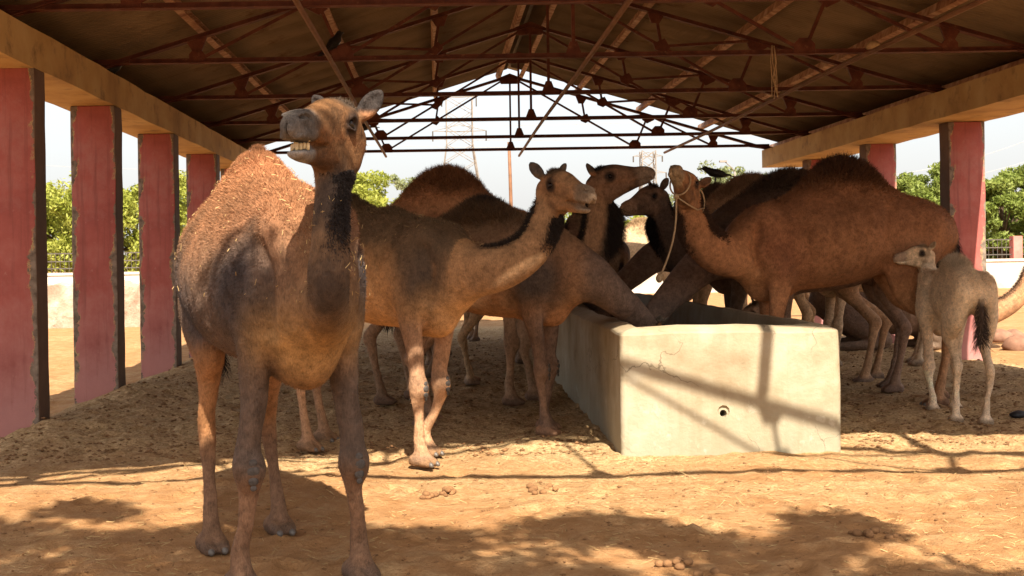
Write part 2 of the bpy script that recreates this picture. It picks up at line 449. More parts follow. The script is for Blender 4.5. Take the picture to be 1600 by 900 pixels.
def build_ground():
    xs = graded(-600, -5.2, 7.0, 600, 0.030, 34)
    # rows get coarser with distance, as the eye sees them
    ys = [2.6]
    while ys[-1] < 27: ys.append(ys[-1] + max(0.022, 0.0042 * ys[-1]))
    ys = np.concatenate([2.6 - 60 * (np.linspace(1, 0, 20, endpoint=False) ** 2.2), np.array(ys), 27 + 1500 * (np.linspace(0.02, 1, 36) ** 2.6)])
    X, Y = np.meshgrid(xs, ys, indexing='ij')
    Z = ground_h(X, Y)
    V = np.stack([X, Y, Z], -1).reshape(-1, 3)
    nx, ny = len(xs), len(ys)
    i = (np.arange(nx - 1)[:, None] * ny + np.arange(ny - 1)[None, :]).ravel()
    F = np.stack([i, i + ny, i + ny + 1, i + 1], -1)
    me = mesh_np('ground', V, F, True)
    litter_lift = (sst(-3.8, -3.3, X) * sst(7.4, 6.7, X) * sst(6.9, 9.6, Y) * sst(26, 23, Y) * 0.75 + 0.30 * sst(.54, .70, fbm(X*.8, Y*1.1, oct=4, seed=33)) * sst(30, 20, Y)).clip(0, .9).reshape(-1)  # mostly the roofed floor, brightened by the paled litter; faint patches outside
    at = me.color_attributes.new('litter', 'FLOAT_COLOR', 'POINT')
    at.data.foreach_set('color', np.stack([litter_lift, litter_lift, litter_lift, np.ones_like(litter_lift)], -1).astype(np.float32).ravel())
    o = link('ground', me, M_ground)
    tag(o, kind='structure')
build_ground()
def gz(x, y): return float(ground_h(np.array([x]), np.array([y]))[0])

# ================================================================== the shed
RX, ZR = 1.42, 5.10                       # ridge
SL = 0.298                                # roof slope
XL, XR = -3.35, 6.25                      # inner faces of the two edge beams
Y0, Y1 = 4.30, 22.95
COLY = [4.40, 6.75, 9.98, 12.44, 15.2, 18.1, 20.95]
TRY = [4.45, 6.75, 9.45, 12.05, 14.75, 17.5, 20.05, 22.4]
def roof_z(x): return ZR - SL * abs(x - RX)
shed = empty('cattle_shed', (RX, 13, 0))
tag(shed, 'open cattle shed with red columns, ochre beams and corrugated roof on steel trusses', 'shed')
def kid(name, mb, mat, parent=None, smooth=False):
    o = mb.build(name, mat, parent or shed, smooth)
    if parent is None: o.matrix_parent_inverse = Matrix.Translation(shed.location).inverted()
    return o
def column_mesh():
    bm = bmesh.new()
    w, d = 0.235, 0.14
    zs = np.linspace(-0.35, 3.10, 16)
    ring = []
    for z in zs:
        r = []
        for sx, sy in ((-1, -1), (1, -1), (1, 1), (-1, 1)):
            r.append(bm.verts.new((sx * (w + random.uniform(-.004, .004)), sy * (d + random.uniform(-.003, .003)), z)))
        ring.append(r)
    for a, b in zip(ring[:-1], ring[1:]):
        for k in range(4): bm.faces.new((a[k], a[(k+1) % 4], b[(k+1) % 4], b[k]))
    bm.faces.new(ring[-1]); bm.faces.new(ring[0][::-1])
    me = bpy.data.meshes.new('column'); bm.to_mesh(me); bm.free()
    mod_o = bpy.data.objects.new('tmp', me); COL.objects.link(mod_o)
    bv = mod_o.modifiers.new('b', 'BEVEL'); bv.width = 0.012; bv.segments = 2; bv.limit_method = 'ANGLE'
    dg = bpy.context.evaluated_depsgraph_get()
    me2 = bpy.data.meshes.new_from_object(mod_o.evaluated_get(dg)); bpy.data.objects.remove(mod_o)
    me2.name = 'column'; me2.materials.clear(); me2.materials.append(M_column)
    return me2
col_me = [column_mesh() for _ in range(3)]
for i, y in enumerate(COLY):
    for side, x in ((-1, XL - 0.235), (1, XR + 0.30 + 0.235)):
        o = link('column', col_me[(i + (side > 0)) % 3], None, shed)
        o.matrix_parent_inverse = Matrix.Translation(shed.location).inverted()
        o.location = (x, y, 0)
for x0, x1 in ((XL - 0.60, XL), (XR, XR + 0.80)):
    m = MB(); n = 40; prev = None
    bm = bmesh.new(); rings = []
    for y in np.linspace(4.15, Y1 - 0.35, n):
        j = [random.uniform(-.006, .006) for _ in range(4)]
        rings.append([bm.verts.new(p) for p in ((x0, y, 3.10 + j[0]), (x1 + j[1], y, 3.10 + j[0]), (x1 + j[1], y, 3.43 + j[2]), (x0, y, 3.43 + j[2]))])
    for a, b in zip(rings[:-1], rings[1:]):
        for k in range(4): bm.faces.new((a[k], a[(k+1) % 4], b[(k+1) % 4], b[k]))
    bm.faces.new(rings[0][::-1]); bm.faces.new(rings[-1])
    bmesh.ops.recalc_face_normals(bm, faces=bm.faces)
    me = bpy.data.meshes.new('edge_beam'); bm.to_mesh(me); bm.free()
    o = link('edge_beam', me, M_beam, shed); o.matrix_parent_inverse = Matrix.Translation(shed.location).inverted()

# one truss, then copies
HALF = 4.92
CH = 0.20                                  # chord axis below the sheet
def chord_z(u): return ZR - CH - SL * abs(u)
TZ = 3.51
Lp = [(-.017, -.017), (.017, -.017), (.017, -.011), (-.011, -.011), (-.011, .017), (-.017, .017)]
Tp = [(-.045, -.026), (.045, -.026), (.045, -.018), (.005, -.018), (.005, .026), (-.005, .026), (-.005, -.018), (-.045, -.018)]
def make_truss():
    m = MB()
    for s in (-1, 1): m.prism(Tp if s > 0 else Tp, (0, 0, chord_z(0)), (s * HALF, 0, chord_z(HALF)))
    t = m.build('roof_truss', M_steel)
    def web(name, a, b, prof=Lp): MB().prism(prof, (a[0], 0, a[1]), (b[0], 0, b[1]), (0, 1, 0)).build(name, M_steel, t)
    MB().prism(Tp, (-HALF, 0, TZ), (HALF, 0, TZ)).build('bottom_tie', M_steel, t)
    web('king_post', (0, chord_z(0)), (0, TZ))
    def plate(pts): 
        n = len(pts); mb = MB()
        mb.add([(x, -.016, z) for x, z in pts] + [(x, .016, z) for x, z in pts],
               [tuple(range(n)), tuple(range(n, 2*n))[::-1]] + [((i+1) % n, i, n+i, n+(i+1) % n) for i in range(n)])
        mb.build('gusset_plate', M_steel, t)
    plate([(-.22, chord_z(.22) + .03), (0, chord_z(0) + .05), (.22, chord_z(.22) + .03), (.17, chord_z(.2) - .09), (-.17, chord_z(.2) - .09)])
    plate([(-.10, TZ - .03), (.10, TZ - .03), (.035, TZ + .14), (-.035, TZ + .14)])
    for s in (-1, 1):
        A = (0, chord_z(0)); R1 = (s*1.35, chord_z(1.35)); R2 = (s*2.62, chord_z(2.62)); R3 = (s*3.85, chord_z(3.85))
        T1 = (s*2.36, TZ); T2 = (s*3.85, TZ)
        D1 = (s*1.42, A[1] + (TZ - A[1]) * 1.42 / 2.36)
        for a, b in ((A, T1), (R2, T1), (R2, T2), (R3, T2), (R1, D1), (D1, R2)): web('web_bar', a, b)
        def fan(c, w, h, up):   # five-sided gusset
            x, z = c; q = 1 if up else -1
            plate([(x - w, z - q*.03), (x + w, z - q*.03), (x + w, z + q*h*.55), (x + w*.45, z + q*h), (x - w*.45, z + q*h), (x - w, z + q*h*.55)])
        fan(T1, .11, .14, True); fan(T2, .08, .12, True)
        x, z = R2; plate([(x-.15, z+s*.15*SL+.02), (x+.15, z-s*.15*SL+.02), (x+.11, z-.10), (x-.02*s, z-.16), (x-.11, z-.09)])
        x, z = D1; plate([(x-.10, z+s*.04), (x+.04, z+.10), (x+.11, z-s*.02), (x+.015, z-.08), (x-.08, z-.04)])
        for x, z in (R1, R3): plate([(x-.12, z+s*.12*SL+.01), (x+.12, z-s*.12*SL+.01), (x+.05, z-.14), (x-.05, z-.14)])
        xe = s * (HALF - .16); plate([(xe-.22, TZ-.03), (xe+.22, TZ-.03), (xe+.22, chord_z(xe+.22)), (xe-.22, chord_z(xe-.22))] if s > 0 else
                                     [(xe-.22, TZ-.03), (xe+.22, TZ-.03), (xe+.22, chord_z(xe+.22)), (xe-.22, chord_z(xe-.22))])
    return t
truss0 = make_truss()
for i, y in enumerate(TRY):
    t = truss0 if i == 0 else copy_tree(truss0)
    t.parent = shed; t.matrix_parent_inverse = Matrix.Translation(shed.location).inverted()
    t.location = (RX, y, 0)

# purlins: steel channels along the shed, open side down
Cp = [(-.035, -.05), (.035, -.05), (.035, -.040), (-.027, -.040), (-.027, .040), (.035, .040), (.035, .05), (-.035, .05)]
for x in (-3.75, -2.42, -1.2, 0.0, 1.22, 1.66, 2.72, 3.92, 5.12, 6.5):
    z = roof_z(x) - 0.085
    kid('purlin', MB().prism(Cp, (x, Y0 + .05, z), (x, Y1 - .05, z), (SL * (1 if x > RX else -1), 0, 1)), M_purlin)
# long tie poles lying along the bottom ties
for x, dz, j in ((-1.02, 0.0, 0.05), (1.58, 0.0, -0.06), (4.42, 0.0, 0.08)):
    pts = [(x + j * math.sin(t * 2.1 + x), 6.9 + t * (Y1 - 6.95), TZ - .075 + .012 * math.sin(t * 9 + x)) for t in np.linspace(0, 1, 18)]
    kid('tie_pole', MB().tube(pts, 0.024, 7), M_pipe, smooth=True)
# corrugated sheets, each its own piece, laid edge over edge
def sheet_mesh(side):
    w, pitch, amp, n = 0.90, 0.076, 0.014, 96
    t = np.linspace(0, w, n + 1)
    zc = amp * np.cos(2 * np.pi * t / pitch)
    L = 5.62
    V = []
    for layer in (0.0, 0.006):
        for u in np.linspace(0.03, L, 5):
            V.append(np.stack([np.full_like(t, side * u), t, -SL * u + zc + layer + 0.004 * math.sin(u * 3)], -1))
    V = np.concatenate(V)
    F = []
    m = n + 1
    for l in range(2):
        for a in range(4):
            i = (l * 5 + a) * m + np.arange(n)
            F.append(np.stack([i, i + 1, i + m + 1, i + m], -1))
    for a in (0, 4):
        i = a * m + np.arange(n); F.append(np.stack([i, i + 1, i + 5*m + 1, i + 5*m], -1))
    me = mesh_np('roof_sheet', V, np.concatenate(F), False); me.materials.append(M_sheet)
    return me
sh = {s: sheet_mesh(s) for s in (-1, 1)}
ny = int(round((Y1 - Y0) / 0.836))
for k in range(ny):
    for s in (-1, 1):
        if s > 0 and k == 0: continue              # the right slope starts half a bay later
        o = link('roof_sheet', sh[s], None, shed)
        o.matrix_parent_inverse = Matrix.Translation(shed.location).inverted()
        o.location = (RX, Y0 + k * 0.836 - (0.25 if s > 0 else 0), ZR + (0.0065 if k % 2 else 0.0) + random.uniform(0, .002))
m = MB()
for s in (-1, 1):
    m.prism([(-.004, 0), (.004, 0), (.004, .22), (-.004, .22)], (RX, Y0, ZR + .035), (RX, Y1, ZR + .035), (s, 0, -SL))
kid('ridge_cap', m, M_sheet)

# ================================================================== the feeding trough
def trough():
    x0, x1, y0, y1 = 1.29, 2.87, 8.40, 16.4
    counts = []
    def loop(ins, z, wob=0.0):
        pts = []
        for cx, cy, r, a0 in ((x1, y0, .06, -90), (x1, y1, .2, 0), (x0, y1, .2, 90), (x0, y0, .035, 180)):
            r2 = max(r - ins, 0.02)
            ccx = cx - math.copysign(r2 + ins, cx - 2.05); ccy = cy - math.copysign(r2 + ins, cy - 12)
            for k in range(7):
                a = math.radians(a0 + 90 * k / 6)
                pts.append((ccx + r2 * math.cos(a), ccy + r2 * math.sin(a), z))
        # finer along the straight runs so the arrises can waver
        out = []
        if not counts: counts.extend(max(1, int(math.dist(a, b) / 0.16)) for a, b in zip(pts, pts[1:] + pts[:1]))
        for (a, b), n in zip(zip(pts, pts[1:] + pts[:1]), counts):
            for k in range(n):
                t = k / n; out.append(tuple(a[i] + (b[i] - a[i]) * t for i in range(3)))
        return out
    base = loop(0, 0)
    prof = [(0.0, -0.25), (0.0, 0.25), (0.0, 0.5), (0.0, 0.75), (0.003, 0.885), (0.012, 0.898), (0.07, 0.925), (0.125, 0.94), (0.155, 0.935), (0.165, 0.91), (0.215, 0.5)]
    rings = []
    n = len(base)
    for ins, z in prof:
        r = []
        cx = 0
        lp = loop(ins, z)
        for k in range(n):
            p = base[k]
            w = 0.005 * math.sin(p[0] * 5 + p[1] * 3.1 + z * 4) + 0.004 * math.sin(p[1] * 9 + p[0] * 11 + z * 9)
            qx, qy = lp[k][0], lp[k][1]
            r.append((qx + w * 0.5 * (1 if qx < 2 else -1), qy + w * 0.5, z + (w if z > 0.88 else 0)))
        rings.append(r)
    V = [v for r in rings for v in r]; F = []
    for i in range(len(prof) - 1):
        for k in range(n): F.append((i*n + k, i*n + (k+1) % n, (i+1)*n + (k+1) % n, (i+1)*n + k))
    F.append(tuple((len(prof)-1)*n + k for k in range(n)))
    F.append(tuple(range(n))[::-1])
    me = bpy.data.meshes.new('feeding_trough'); me.from_pydata(V, [], F); me.update()
    o = link('feeding_trough', me, M_trough)
    # drain hole, cut through the front wall
    c = P(1131, 645, 8.4)
    cut = MB().tube([(c.x, 8.2, c.z), (c.x, 8.55, c.z - .01)], 0.026, 14).build('cut', M_trough)
    cut2 = MB().tube([(c.x, 8.37, c.z + .012), (c.x, 8.418, c.z + .008)], [.06, .035], 10).build('cut2', M_trough)
    for q in (cut, cut2):
        b = o.modifiers.new('b', 'BOOLEAN'); b.object = q; b.operation = 'DIFFERENCE'; b.solver = 'EXACT'
    dg = bpy.context.evaluated_depsgraph_get()
    me2 = bpy.data.meshes.new_from_object(o.evaluated_get(dg)); o.modifiers.clear(); o.data = me2; me2.name = 'feeding_trough'
    for q in (cut, cut2): bpy.data.objects.remove(q)
    bm = bmesh.new(); bm.from_mesh(me2); bmesh.ops.recalc_face_normals(bm, faces=bm.faces); bm.to_mesh(me2); bm.free()
    tag(o, 'long cream cement feeding trough with rounded rim and a drain hole', 'trough')
    # fodder lying inside
    xs = np.linspace(x0 + .2, x1 - .2, 40); ys = np.linspace(y0 + .2, y1 - .2, 160)
    X, Y = np.meshgrid(xs, ys, indexing='ij')
    Z = 0.60 + 0.10 * (fbm(X * 3, Y * 3, oct=4, seed=21) - 0.5)
    i = (np.arange(39)[:, None] * 160 + np.arange(159)[None, :]).ravel()
    f = link('fodder', mesh_np('fodder', np.stack([X, Y, Z], -1).reshape(-1, 3), np.stack([i, i + 160, i + 161, i + 1], -1), True), M_fodder)
    tag(f, 'brown chopped fodder lying in the cement trough', 'fodder', kind='stuff')
trough()
# ================================================================== beyond the shed
def leaf_cloud(centers, radii, per, size, seed, droop=0.0):
    """many small bent leaf faces spread through clumps; returns one mesh"""
    r = np.random.default_rng(seed)
    C = np.repeat(np.asarray(centers, float), per, 0); R = np.repeat(np.asarray(radii, float), per, 0)
    n = len(C)
    d = r.normal(size=(n, 3)); d /= np.linalg.norm(d, axis=1)[:, None]
    rad = r.random(n) ** 0.45
    p = C + d * (rad[:, None] * R)
    a = r.normal(size=(n, 3)); a[:, 2] -= droop; a /= np.linalg.norm(a, axis=1)[:, None]
    b = np.cross(a, r.normal(size=(n, 3))); b /= np.linalg.norm(b, axis=1)[:, None]
    s = size * (0.6 + 0.8 * r.random(n))[:, None]
    V = np.stack([p - a*s, p + b*s*.38, p + a*s, p - b*s*.38], 1).reshape(-1, 3)
    i = np.arange(n) * 4
    return V, np.stack([i, i+1, i+2, i+3], -1)
def tree(name, x, y, h, rx, rz, mat, label, cat='tree', group=None, clumps=60, per=260, size=0.10, seed=0, trunk=0.16, z0=None, bare=0.35, sparse=1.0, droop=0.3):
    r = np.random.default_rng(seed + 100)
    zg = gz(x, y) if z0 is None else z0
    root = empty(name, (x, y, zg))
    zc = h - rz
    cs, rs = [], []
    for k in range(clumps):
        d = r.normal(size=3); d /= np.linalg.norm(d)
        t = 0.45 + 0.55 * r.random() ** 0.6
        c = np.array([d[0] * rx * t, d[1] * rx * t, zc + d[2] * rz * t])
        if c[2] < h * 0.16: c[2] = h * 0.16 + r.random() * .4
        cs.append(c); rs.append(np.array([1, 1, .75]) * (0.15 + 0.15 * r.random()) * rx * sparse)
    V, F = leaf_cloud(cs, rs, per, size, seed, droop)
    link('crown', mesh_np('crown', V, F, False), mat, root)
    m = MB()
    top = Vector((0.1, 0, zc))
    m.tube([(0, 0, -.2), (.04, .02, h*.12), (.02, -.03, h*bare), tuple(top)], [trunk*1.35, trunk, trunk*.8, trunk*.4], 9)
    for k in range(0, clumps, max(1, clumps // 12)):
        c = Vector(cs[k]); s = Vector((.02, -.03, h * bare)) * (.8 + .3 * r.random())
        m.tube([tuple(s), tuple(s.lerp(c, .5) + Vector((0, 0, .12 * h * (r.random() - .3)))), tuple(c)], [trunk*.5, trunk*.3, trunk*.1], 6)
    m.build('trunk', M_bark, root, True)
    tag(root, label, cat, group)
    return root

G = 'trees beyond the boundary wall'
def T(px, top, Y, w, mat, label, **kw):
    """tree whose crown top shows at pixel (px, top), w metres in radius"""
    p = P(px, top, Y)
    tree(kw.pop('name', 'leafy_tree'), p.x, Y, p.z, w, kw.pop('rz', p.z * 0.46), mat, label, group=G, z0=0.0, **kw)
T(92, 262, 50, 2.9, M_leafy, 'bushy yellow-green tree seen between the first and second left columns', seed=1, clumps=90, per=330)
T(20, 285, 54, 3.0, M_leafy, 'green tree mostly hidden behind the nearest left column', seed=2)
T(205, 288, 52, 2.4, M_leafy, 'yellow-green tree seen between the second and third left columns', seed=3, clumps=80, per=300)
T(292, 280, 56, 2.4, M_leafy, 'green tree seen between the third and fourth left columns', seed=4, clumps=80, per=300)
T(375, 300, 60, 2.6, M_leafy, 'green tree hidden behind the hump of the front camel', seed=5)
T(568, 272, 50, 2.1, M_leafy, 'yellow-green tree just right of the front camel neck', seed=6, clumps=60, per=220, size=.09)
T(634, 264, 78, 3.1, M_leafg, 'dusty grey-green acacia left of the pylon', seed=7, clumps=60, per=150, sparse=.7, size=.11)
T(600, 305, 46, 2.0, M_leafy, 'low bright shrub in front of the acacia', cat='shrub', name='leafy_shrub', seed=8)
T(740, 318, 55, 2.5, M_leafg, 'low pale shrub below the pylon', cat='shrub', name='leafy_shrub', seed=9)
T(905, 322, 46, 1.7, M_leafy, 'bright green shrub behind the alert camel heads', cat='shrub', name='leafy_shrub', seed=10, clumps=50, per=170)
T(1010, 335, 50, 1.7, M_leafy, 'green shrub behind the feeding necks', cat='shrub', name='leafy_shrub', seed=11)
T(1125, 250, 60, 3.4, M_leafg, 'feathery thin-leaved tree behind the crow', seed=12, clumps=120, per=130, sparse=.55, size=.10, droop=-.6)
T(1448, 262, 50, 1.9, M_leaf, 'green tree left of the big right column', seed=13, clumps=80, per=300)
T(1562, 266, 48, 1.7, M_leaf, 'green tree right of the big right column', seed=14, clumps=80, per=300)
T(1610, 262, 52, 1.7, M_leaf, 'green tree cut by the right edge of the picture', seed=15, clumps=80, per=300)
T(1510, 300, 58, 2.4, M_leaf, 'dark green tree hidden behind the big right column', seed=16)

# boundary wall with railing, right round the back
def boundary():
    yb = 45.0
    w = empty('boundary_wall', (0, yb, 0)); tag(w, 'long whitewashed boundary wall with iron railing behind the shed', 'wall')
    m = MB(); n = 60
    for a, b in zip(np.linspace(-60, 60, n)[:-1], np.linspace(-60, 60, n)[1:]):
        pass
    MB().box((-60, -.12, -.3), (60, .12, 1.02)).build('wall_body', M_wallw, w)
    MB().box((-60, -.17, 1.023), (60, .17, 1.12)).build('coping', M_wallw, w)
    for k, x in enumerate(np.arange(-33.0, 34.0, 2.9)):
        MB().box((x - .17, -.165, 1.123), (x + .17, .165, 1.98)).build('post', M_pink if k % 3 == 1 else M_wallw, w)
        if x + 2.9 < 34:
            for z in (1.28, 1.55, 1.85):
                MB().box((x + .172, -.02, z - .02), (x + 2.728, .02, z + .02)).build('rail', M_rail, w)
            m = MB()
            for q in np.arange(x + .32, x + 2.7, .17): m.box((q - .008, -.008, 1.123), (q + .008, .008, 1.9))
            o = m.build('baluster_row', M_rail, w); o['kind'] = 'stuff'
boundary()
def rubble_wall(x0, x1, y, h, label):
    n = 90; V = []; F = []
    r = np.random.default_rng(5)
    xs = np.linspace(x0, x1, n)
    prof = [(-.35, -.3), (-.30, .25), (-.24, .6), (-.17, .95), (.1, 1.0), (.22, .6), (.32, -.3)]
    for i, x in enumerate(xs):
        for dy, z in prof:
            V.append((x, y + dy + r.normal() * .035, (z * h if z > 0 else z) + r.normal() * .03))
    m = len(prof)
    for i in range(n - 1):
        for k in range(m - 1): F.append((i*m + k, (i+1)*m + k, (i+1)*m + k + 1, i*m + k + 1))
    F.append(tuple(range(m))); F.append(tuple((n-1)*m + k for k in range(m))[::-1])
    me = bpy.data.meshes.new('rubble_wall'); me.from_pydata(V, [], F); me.update()
    bm = bmesh.new(); bm.from_mesh(me); bmesh.ops.recalc_face_normals(bm, faces=bm.faces); bm.to_mesh(me); bm.free()
    tag(link('rubble_wall', me, M_rubble), label, 'wall')
rubble_wall(-22, -4.8, 27.0, 1.0, 'low pale rubble wall in the sun outside the left columns')

# lattice pylons and their cables
def pylon(px, top, Y, wtop, wbot, label, arm):
    t = P(px, top, Y); h = t.z; root = empty('power_pylon', (t.x, Y, 0)); tag(root, label, 'pylon')
    th = 0.085 * Y / 150
    def half(z): return (wbot + (wtop - wbot) * min(1, z / (h * .72))) / 2
    zs = [0, h*.2, h*.36, h*.5, h*.62, h*.72, h*.82, h*.91, h]
    for sx in (-1, 1):
        for sy in (-1, 1):
            m = MB()
            for a, b in zip(zs[:-1], zs[1:]): m.bar((sx*half(a), sy*half(a), a), (sx*half(b), sy*half(b), b), th*1.5, th*1.5)
            m.build('leg', M_pylon, root)
    for a, b in zip(zs[:-1], zs[1:]):
        m = MB()
        for s in (-1, 1):
            for u, v in ((a, b), (b, a)):
                m.bar((-half(u), s*half(u), u), (half(v), s*half(v), v), th*.8, th*.8)
                m.bar((s*half(u), -half(u), u), (s*half(v), half(v), v), th*.8, th*.8)
        m.build('lattice_panel', M_pylon, root)
    for z, w in arm:
        z *= h
        m = MB()
        for s in (-1, 1):
            m.bar((0, s*.3, z), (-w, 0, z + .1), th*.8, th*.8); m.bar((0, s*.3, z), (w, 0, z + .1), th*.8, th*.8)
        m.bar((-w, 0, z + .1), (0, 0, z + .9), th*.8, th*.8); m.bar((w, 0, z + .1), (0, 0, z + .9), th*.8, th*.8)
        m.build('cross_arm', M_pylon, root)
        for s in (-1, 1):
            MB().tube([(s*w, 0, z + .1), (s*w, 0, z - 1.2)], .09 * Y / 150, 6).build('insulator_string', M_rail, root)
    return root
pylon(717, 152, 150, 3.3, 8.0, 'tall lattice power pylon seen through the far gable', [(.80, 3.4), (1.0, 2.2)])
pylon(1012, 236, 260, 3.0, 7.5, 'distant faint lattice pylon right of the gable centre', [(.8, 4.0), (.95, 3.2)])
def cable(a, b, sag, label, r=.025):
    pts = [a.lerp(b, t) - Vector((0, 0, sag * 4 * t * (1 - t))) for t in np.linspace(0, 1, 24)]
    o = MB().tube(pts, r, 5).build('power_cable', M_wire); tag(o, label, 'cable', 'power cables')
for i, (l, r_, s) in enumerate([((560, 196), (1240, 178), .6), ((560, 215), (1240, 208), .6), ((560, 226), (1240, 214), .8)]):
    cable(P(l[0], l[1], 150), P(r_[0], r_[1], 152), s, ['upper thin power cable crossing the far gable', 'middle thin power cable crossing the far gable', 'lower thin power cable crossing the far gable'][i], .03)
cable(P(1380, 275, 90), P(1640, 205, 90), .5, 'power cable crossing behind the big right column, upper one', .02)
cable(P(1380, 292, 90), P(1640, 240, 90), .5, 'power cable crossing behind the big right column, lower one', .02)
cable(P(-40, 250, 95), P(420, 262, 95), .4, 'power cable passing behind the left columns', .015)
a = P(795, 222, 30); b_ = P(800, 330, 30)
o = MB().tube([(b_.x + .02, 30, -.2), (b_.x, 30, 1.2), tuple(P(797, 275, 30)), tuple(a)], [.055, .05, .045, .04], 7).build('wooden_pole', M_pipe, smooth=True)
tag(o, 'thin dark wooden pole standing behind the shed', 'pole')
a = P(1148, 252, 40)
root = empty('street_lamp', (a.x, 40, 0)); tag(root, 'small lamp post behind the right end of the far gable', 'lamp post')
MB().tube([(0, 0, -.2), (0, 0, a.z - .35)], [.05, .03], 7).build('post', M_pylon, root, True)
MB().tube([(0, 0, a.z - .38), (-.12, 0, a.z - .2), (-.32, 0, a.z - .02)], .018, 6).build('arm', M_pylon, root, True)
MB().box((-.52, -.06, a.z - .03), (-.28, .06, a.z + .03)).build('lamp_head', M_pylon, root)

# ================================================================== the tree the camera stands under (its dappled shade lies on the foreground)
def shade_tree():
    r = np.random.default_rng(31)
    root = empty('neem_tree', (4.6, -3.6, 0)); base = Vector((4.6, -3.6, 0))
    spots = []
    def add(gx, gy, rad, n, hlo=4.4, hhi=6.6, sq=.55):
        for _ in range(n):
            x = gx + r.normal() * rad * .5; y = gy + r.normal() * rad * .5 * sq; h = hlo + r.random() * (hhi - hlo)
            spots.append((x + SUN.x / SUN.z * h, y + SUN.y / SUN.z * h, h))
    for px, py, rad, n in ((60, 840, .55, 7), (190, 850, .55, 8), (60, 905, .7, 9), (230, 915, .7, 9), (310, 835, .3, 4), (120, 790, .3, 3), (440, 905, .6, 9), (600, 895, .55, 8), (560, 850, .35, 4), (660, 838, .28, 3),
                          (700, 915, .6, 7), (850, 832, .32, 4), (930, 828, .3, 4), (1010, 838, .3, 4), (1110, 845, .32, 4), (1220, 852, .3, 4), (1270, 812, .2, 2), (1310, 830, .25, 3), (860, 905, .5, 6), (1010, 920, .5, 6), (1180, 900, .45, 6), (1300, 915, .5, 6), (1430, 925, .5, 6), (1560, 940, .6, 6)):
        dx, dy = px - VPX, VPY - py
        k = -(dy - dx * ROLL); Y = EYE * F_PX / k
        g = P(px, py, Y); add(g.x, g.y, rad, n)
    for x, y, z, n in ((-.85, 5.3, .75, 8), (-.5, 5.2, .7, 8), (-.9, 5.5, .35, 7), (-.45, 5.3, .3, 7), (-.55, 5.1, 1.05, 3)):  # leaf clumps added up the sun's path to shade the camel's legs and chest
        g = Vector((x, y, z)) - SUN / SUN.z * z
        add(g.x, g.y, .30, n, 4.6, 6.6, 1.0)
    for _ in range(150):     # the rest of the crown, over and behind the camera
        x, y = r.uniform(-5, 8), r.uniform(-7.5, 2.2)
        spots.append((x + SUN.x * 5, y + SUN.y / SUN.z * 5.5, 4.6 + r.random() * 3.0))
    S = np.array(spots) - np.array(base)
    V, F = leaf_cloud(S, np.array([[.27, .27, .2]]).repeat(len(S), 0) * (0.7 + .6 * r.random(len(S)))[:, None], 95, .075, 77, .4)
    link('crown', mesh_np('crown', V, F, False), M_leaf, root)
    m = MB(); fork = Vector((.2, .1, 2.3))
    m.tube([(0, 0, -.3), (.05, 0, .8), (.1, .1, 1.6), tuple(fork)], [.32, .26, .22, .2], 12)
    for k in range(0, len(S), 13):
        c = Vector(S[k]); q = fork.lerp(c, .5) + Vector((0, 0, .5))
        m.tube([tuple(fork), tuple(q), tuple(c)], [.09, .05, .012], 6)
    m.build('trunk', M_bark, root, True)
    tag(root, 'spreading neem tree behind the camera that shades the foreground', 'tree')
shade_tree()
# ================================================================== camels
# A camel is one continuous skin: elliptical limbs, trunk, neck and head blended as a distance field and meshed by surface nets.
def catmull(st, n):
    st = np.asarray(st, float)
    if len(st) < 3: 
        t = np.linspace(0, 1, n + 1)[:, None]; return st[0] * (1 - t) + st[-1] * t
    p = np.vstack([2*st[0] - st[1], st, 2*st[-1] - st[-2]]); out = []
    for i in range(1, len(p) - 2):
        a, b, c, d = p[i-1], p[i], p[i+1], p[i+2]
        for t in np.linspace(0, 1, n, endpoint=False):
            out.append(.5*((2*b) + (c-a)*t + (2*a-5*b+4*c-d)*t*t + (-a+3*b-3*c+d)*t**3))
    out.append(st[-1]); out = np.array(out); out[:, 3:] = np.maximum(out[:, 3:], .004)
    return out
def tube_sdf(X, Y, Z, st, lat):
    best = None
    lx, ly, lz = lat
    for a, b in zip(st[:-1], st[1:]):
        d = b[:3] - a[:3]; L2 = max(float(d @ d), 1e-9)
        px, py, pz = X - a[0], Y - a[1], Z - a[2]
        t = np.clip((px*d[0] + py*d[1] + pz*d[2]) / L2, 0, 1)
        qx, qy, qz = px - d[0]*t, py - d[1]*t, pz - d[2]*t
        rv = a[3] + (b[3]-a[3])*t; rw = a[4] + (b[4]-a[4])*t
        l = qx*lx + qy*ly + qz*lz
        o2 = np.maximum(qx*qx + qy*qy + qz*qz - l*l, 0)
        f = (np.sqrt(l*l/(rw*rw) + o2/(rv*rv)) - 1) * np.minimum(rv, rw)
        best = f if best is None else np.minimum(best, f)
    return best
def smin(a, b, k):
    h = np.maximum(k - np.abs(a - b), 0) / k
    return np.minimum(a, b) - h*h*k*.25
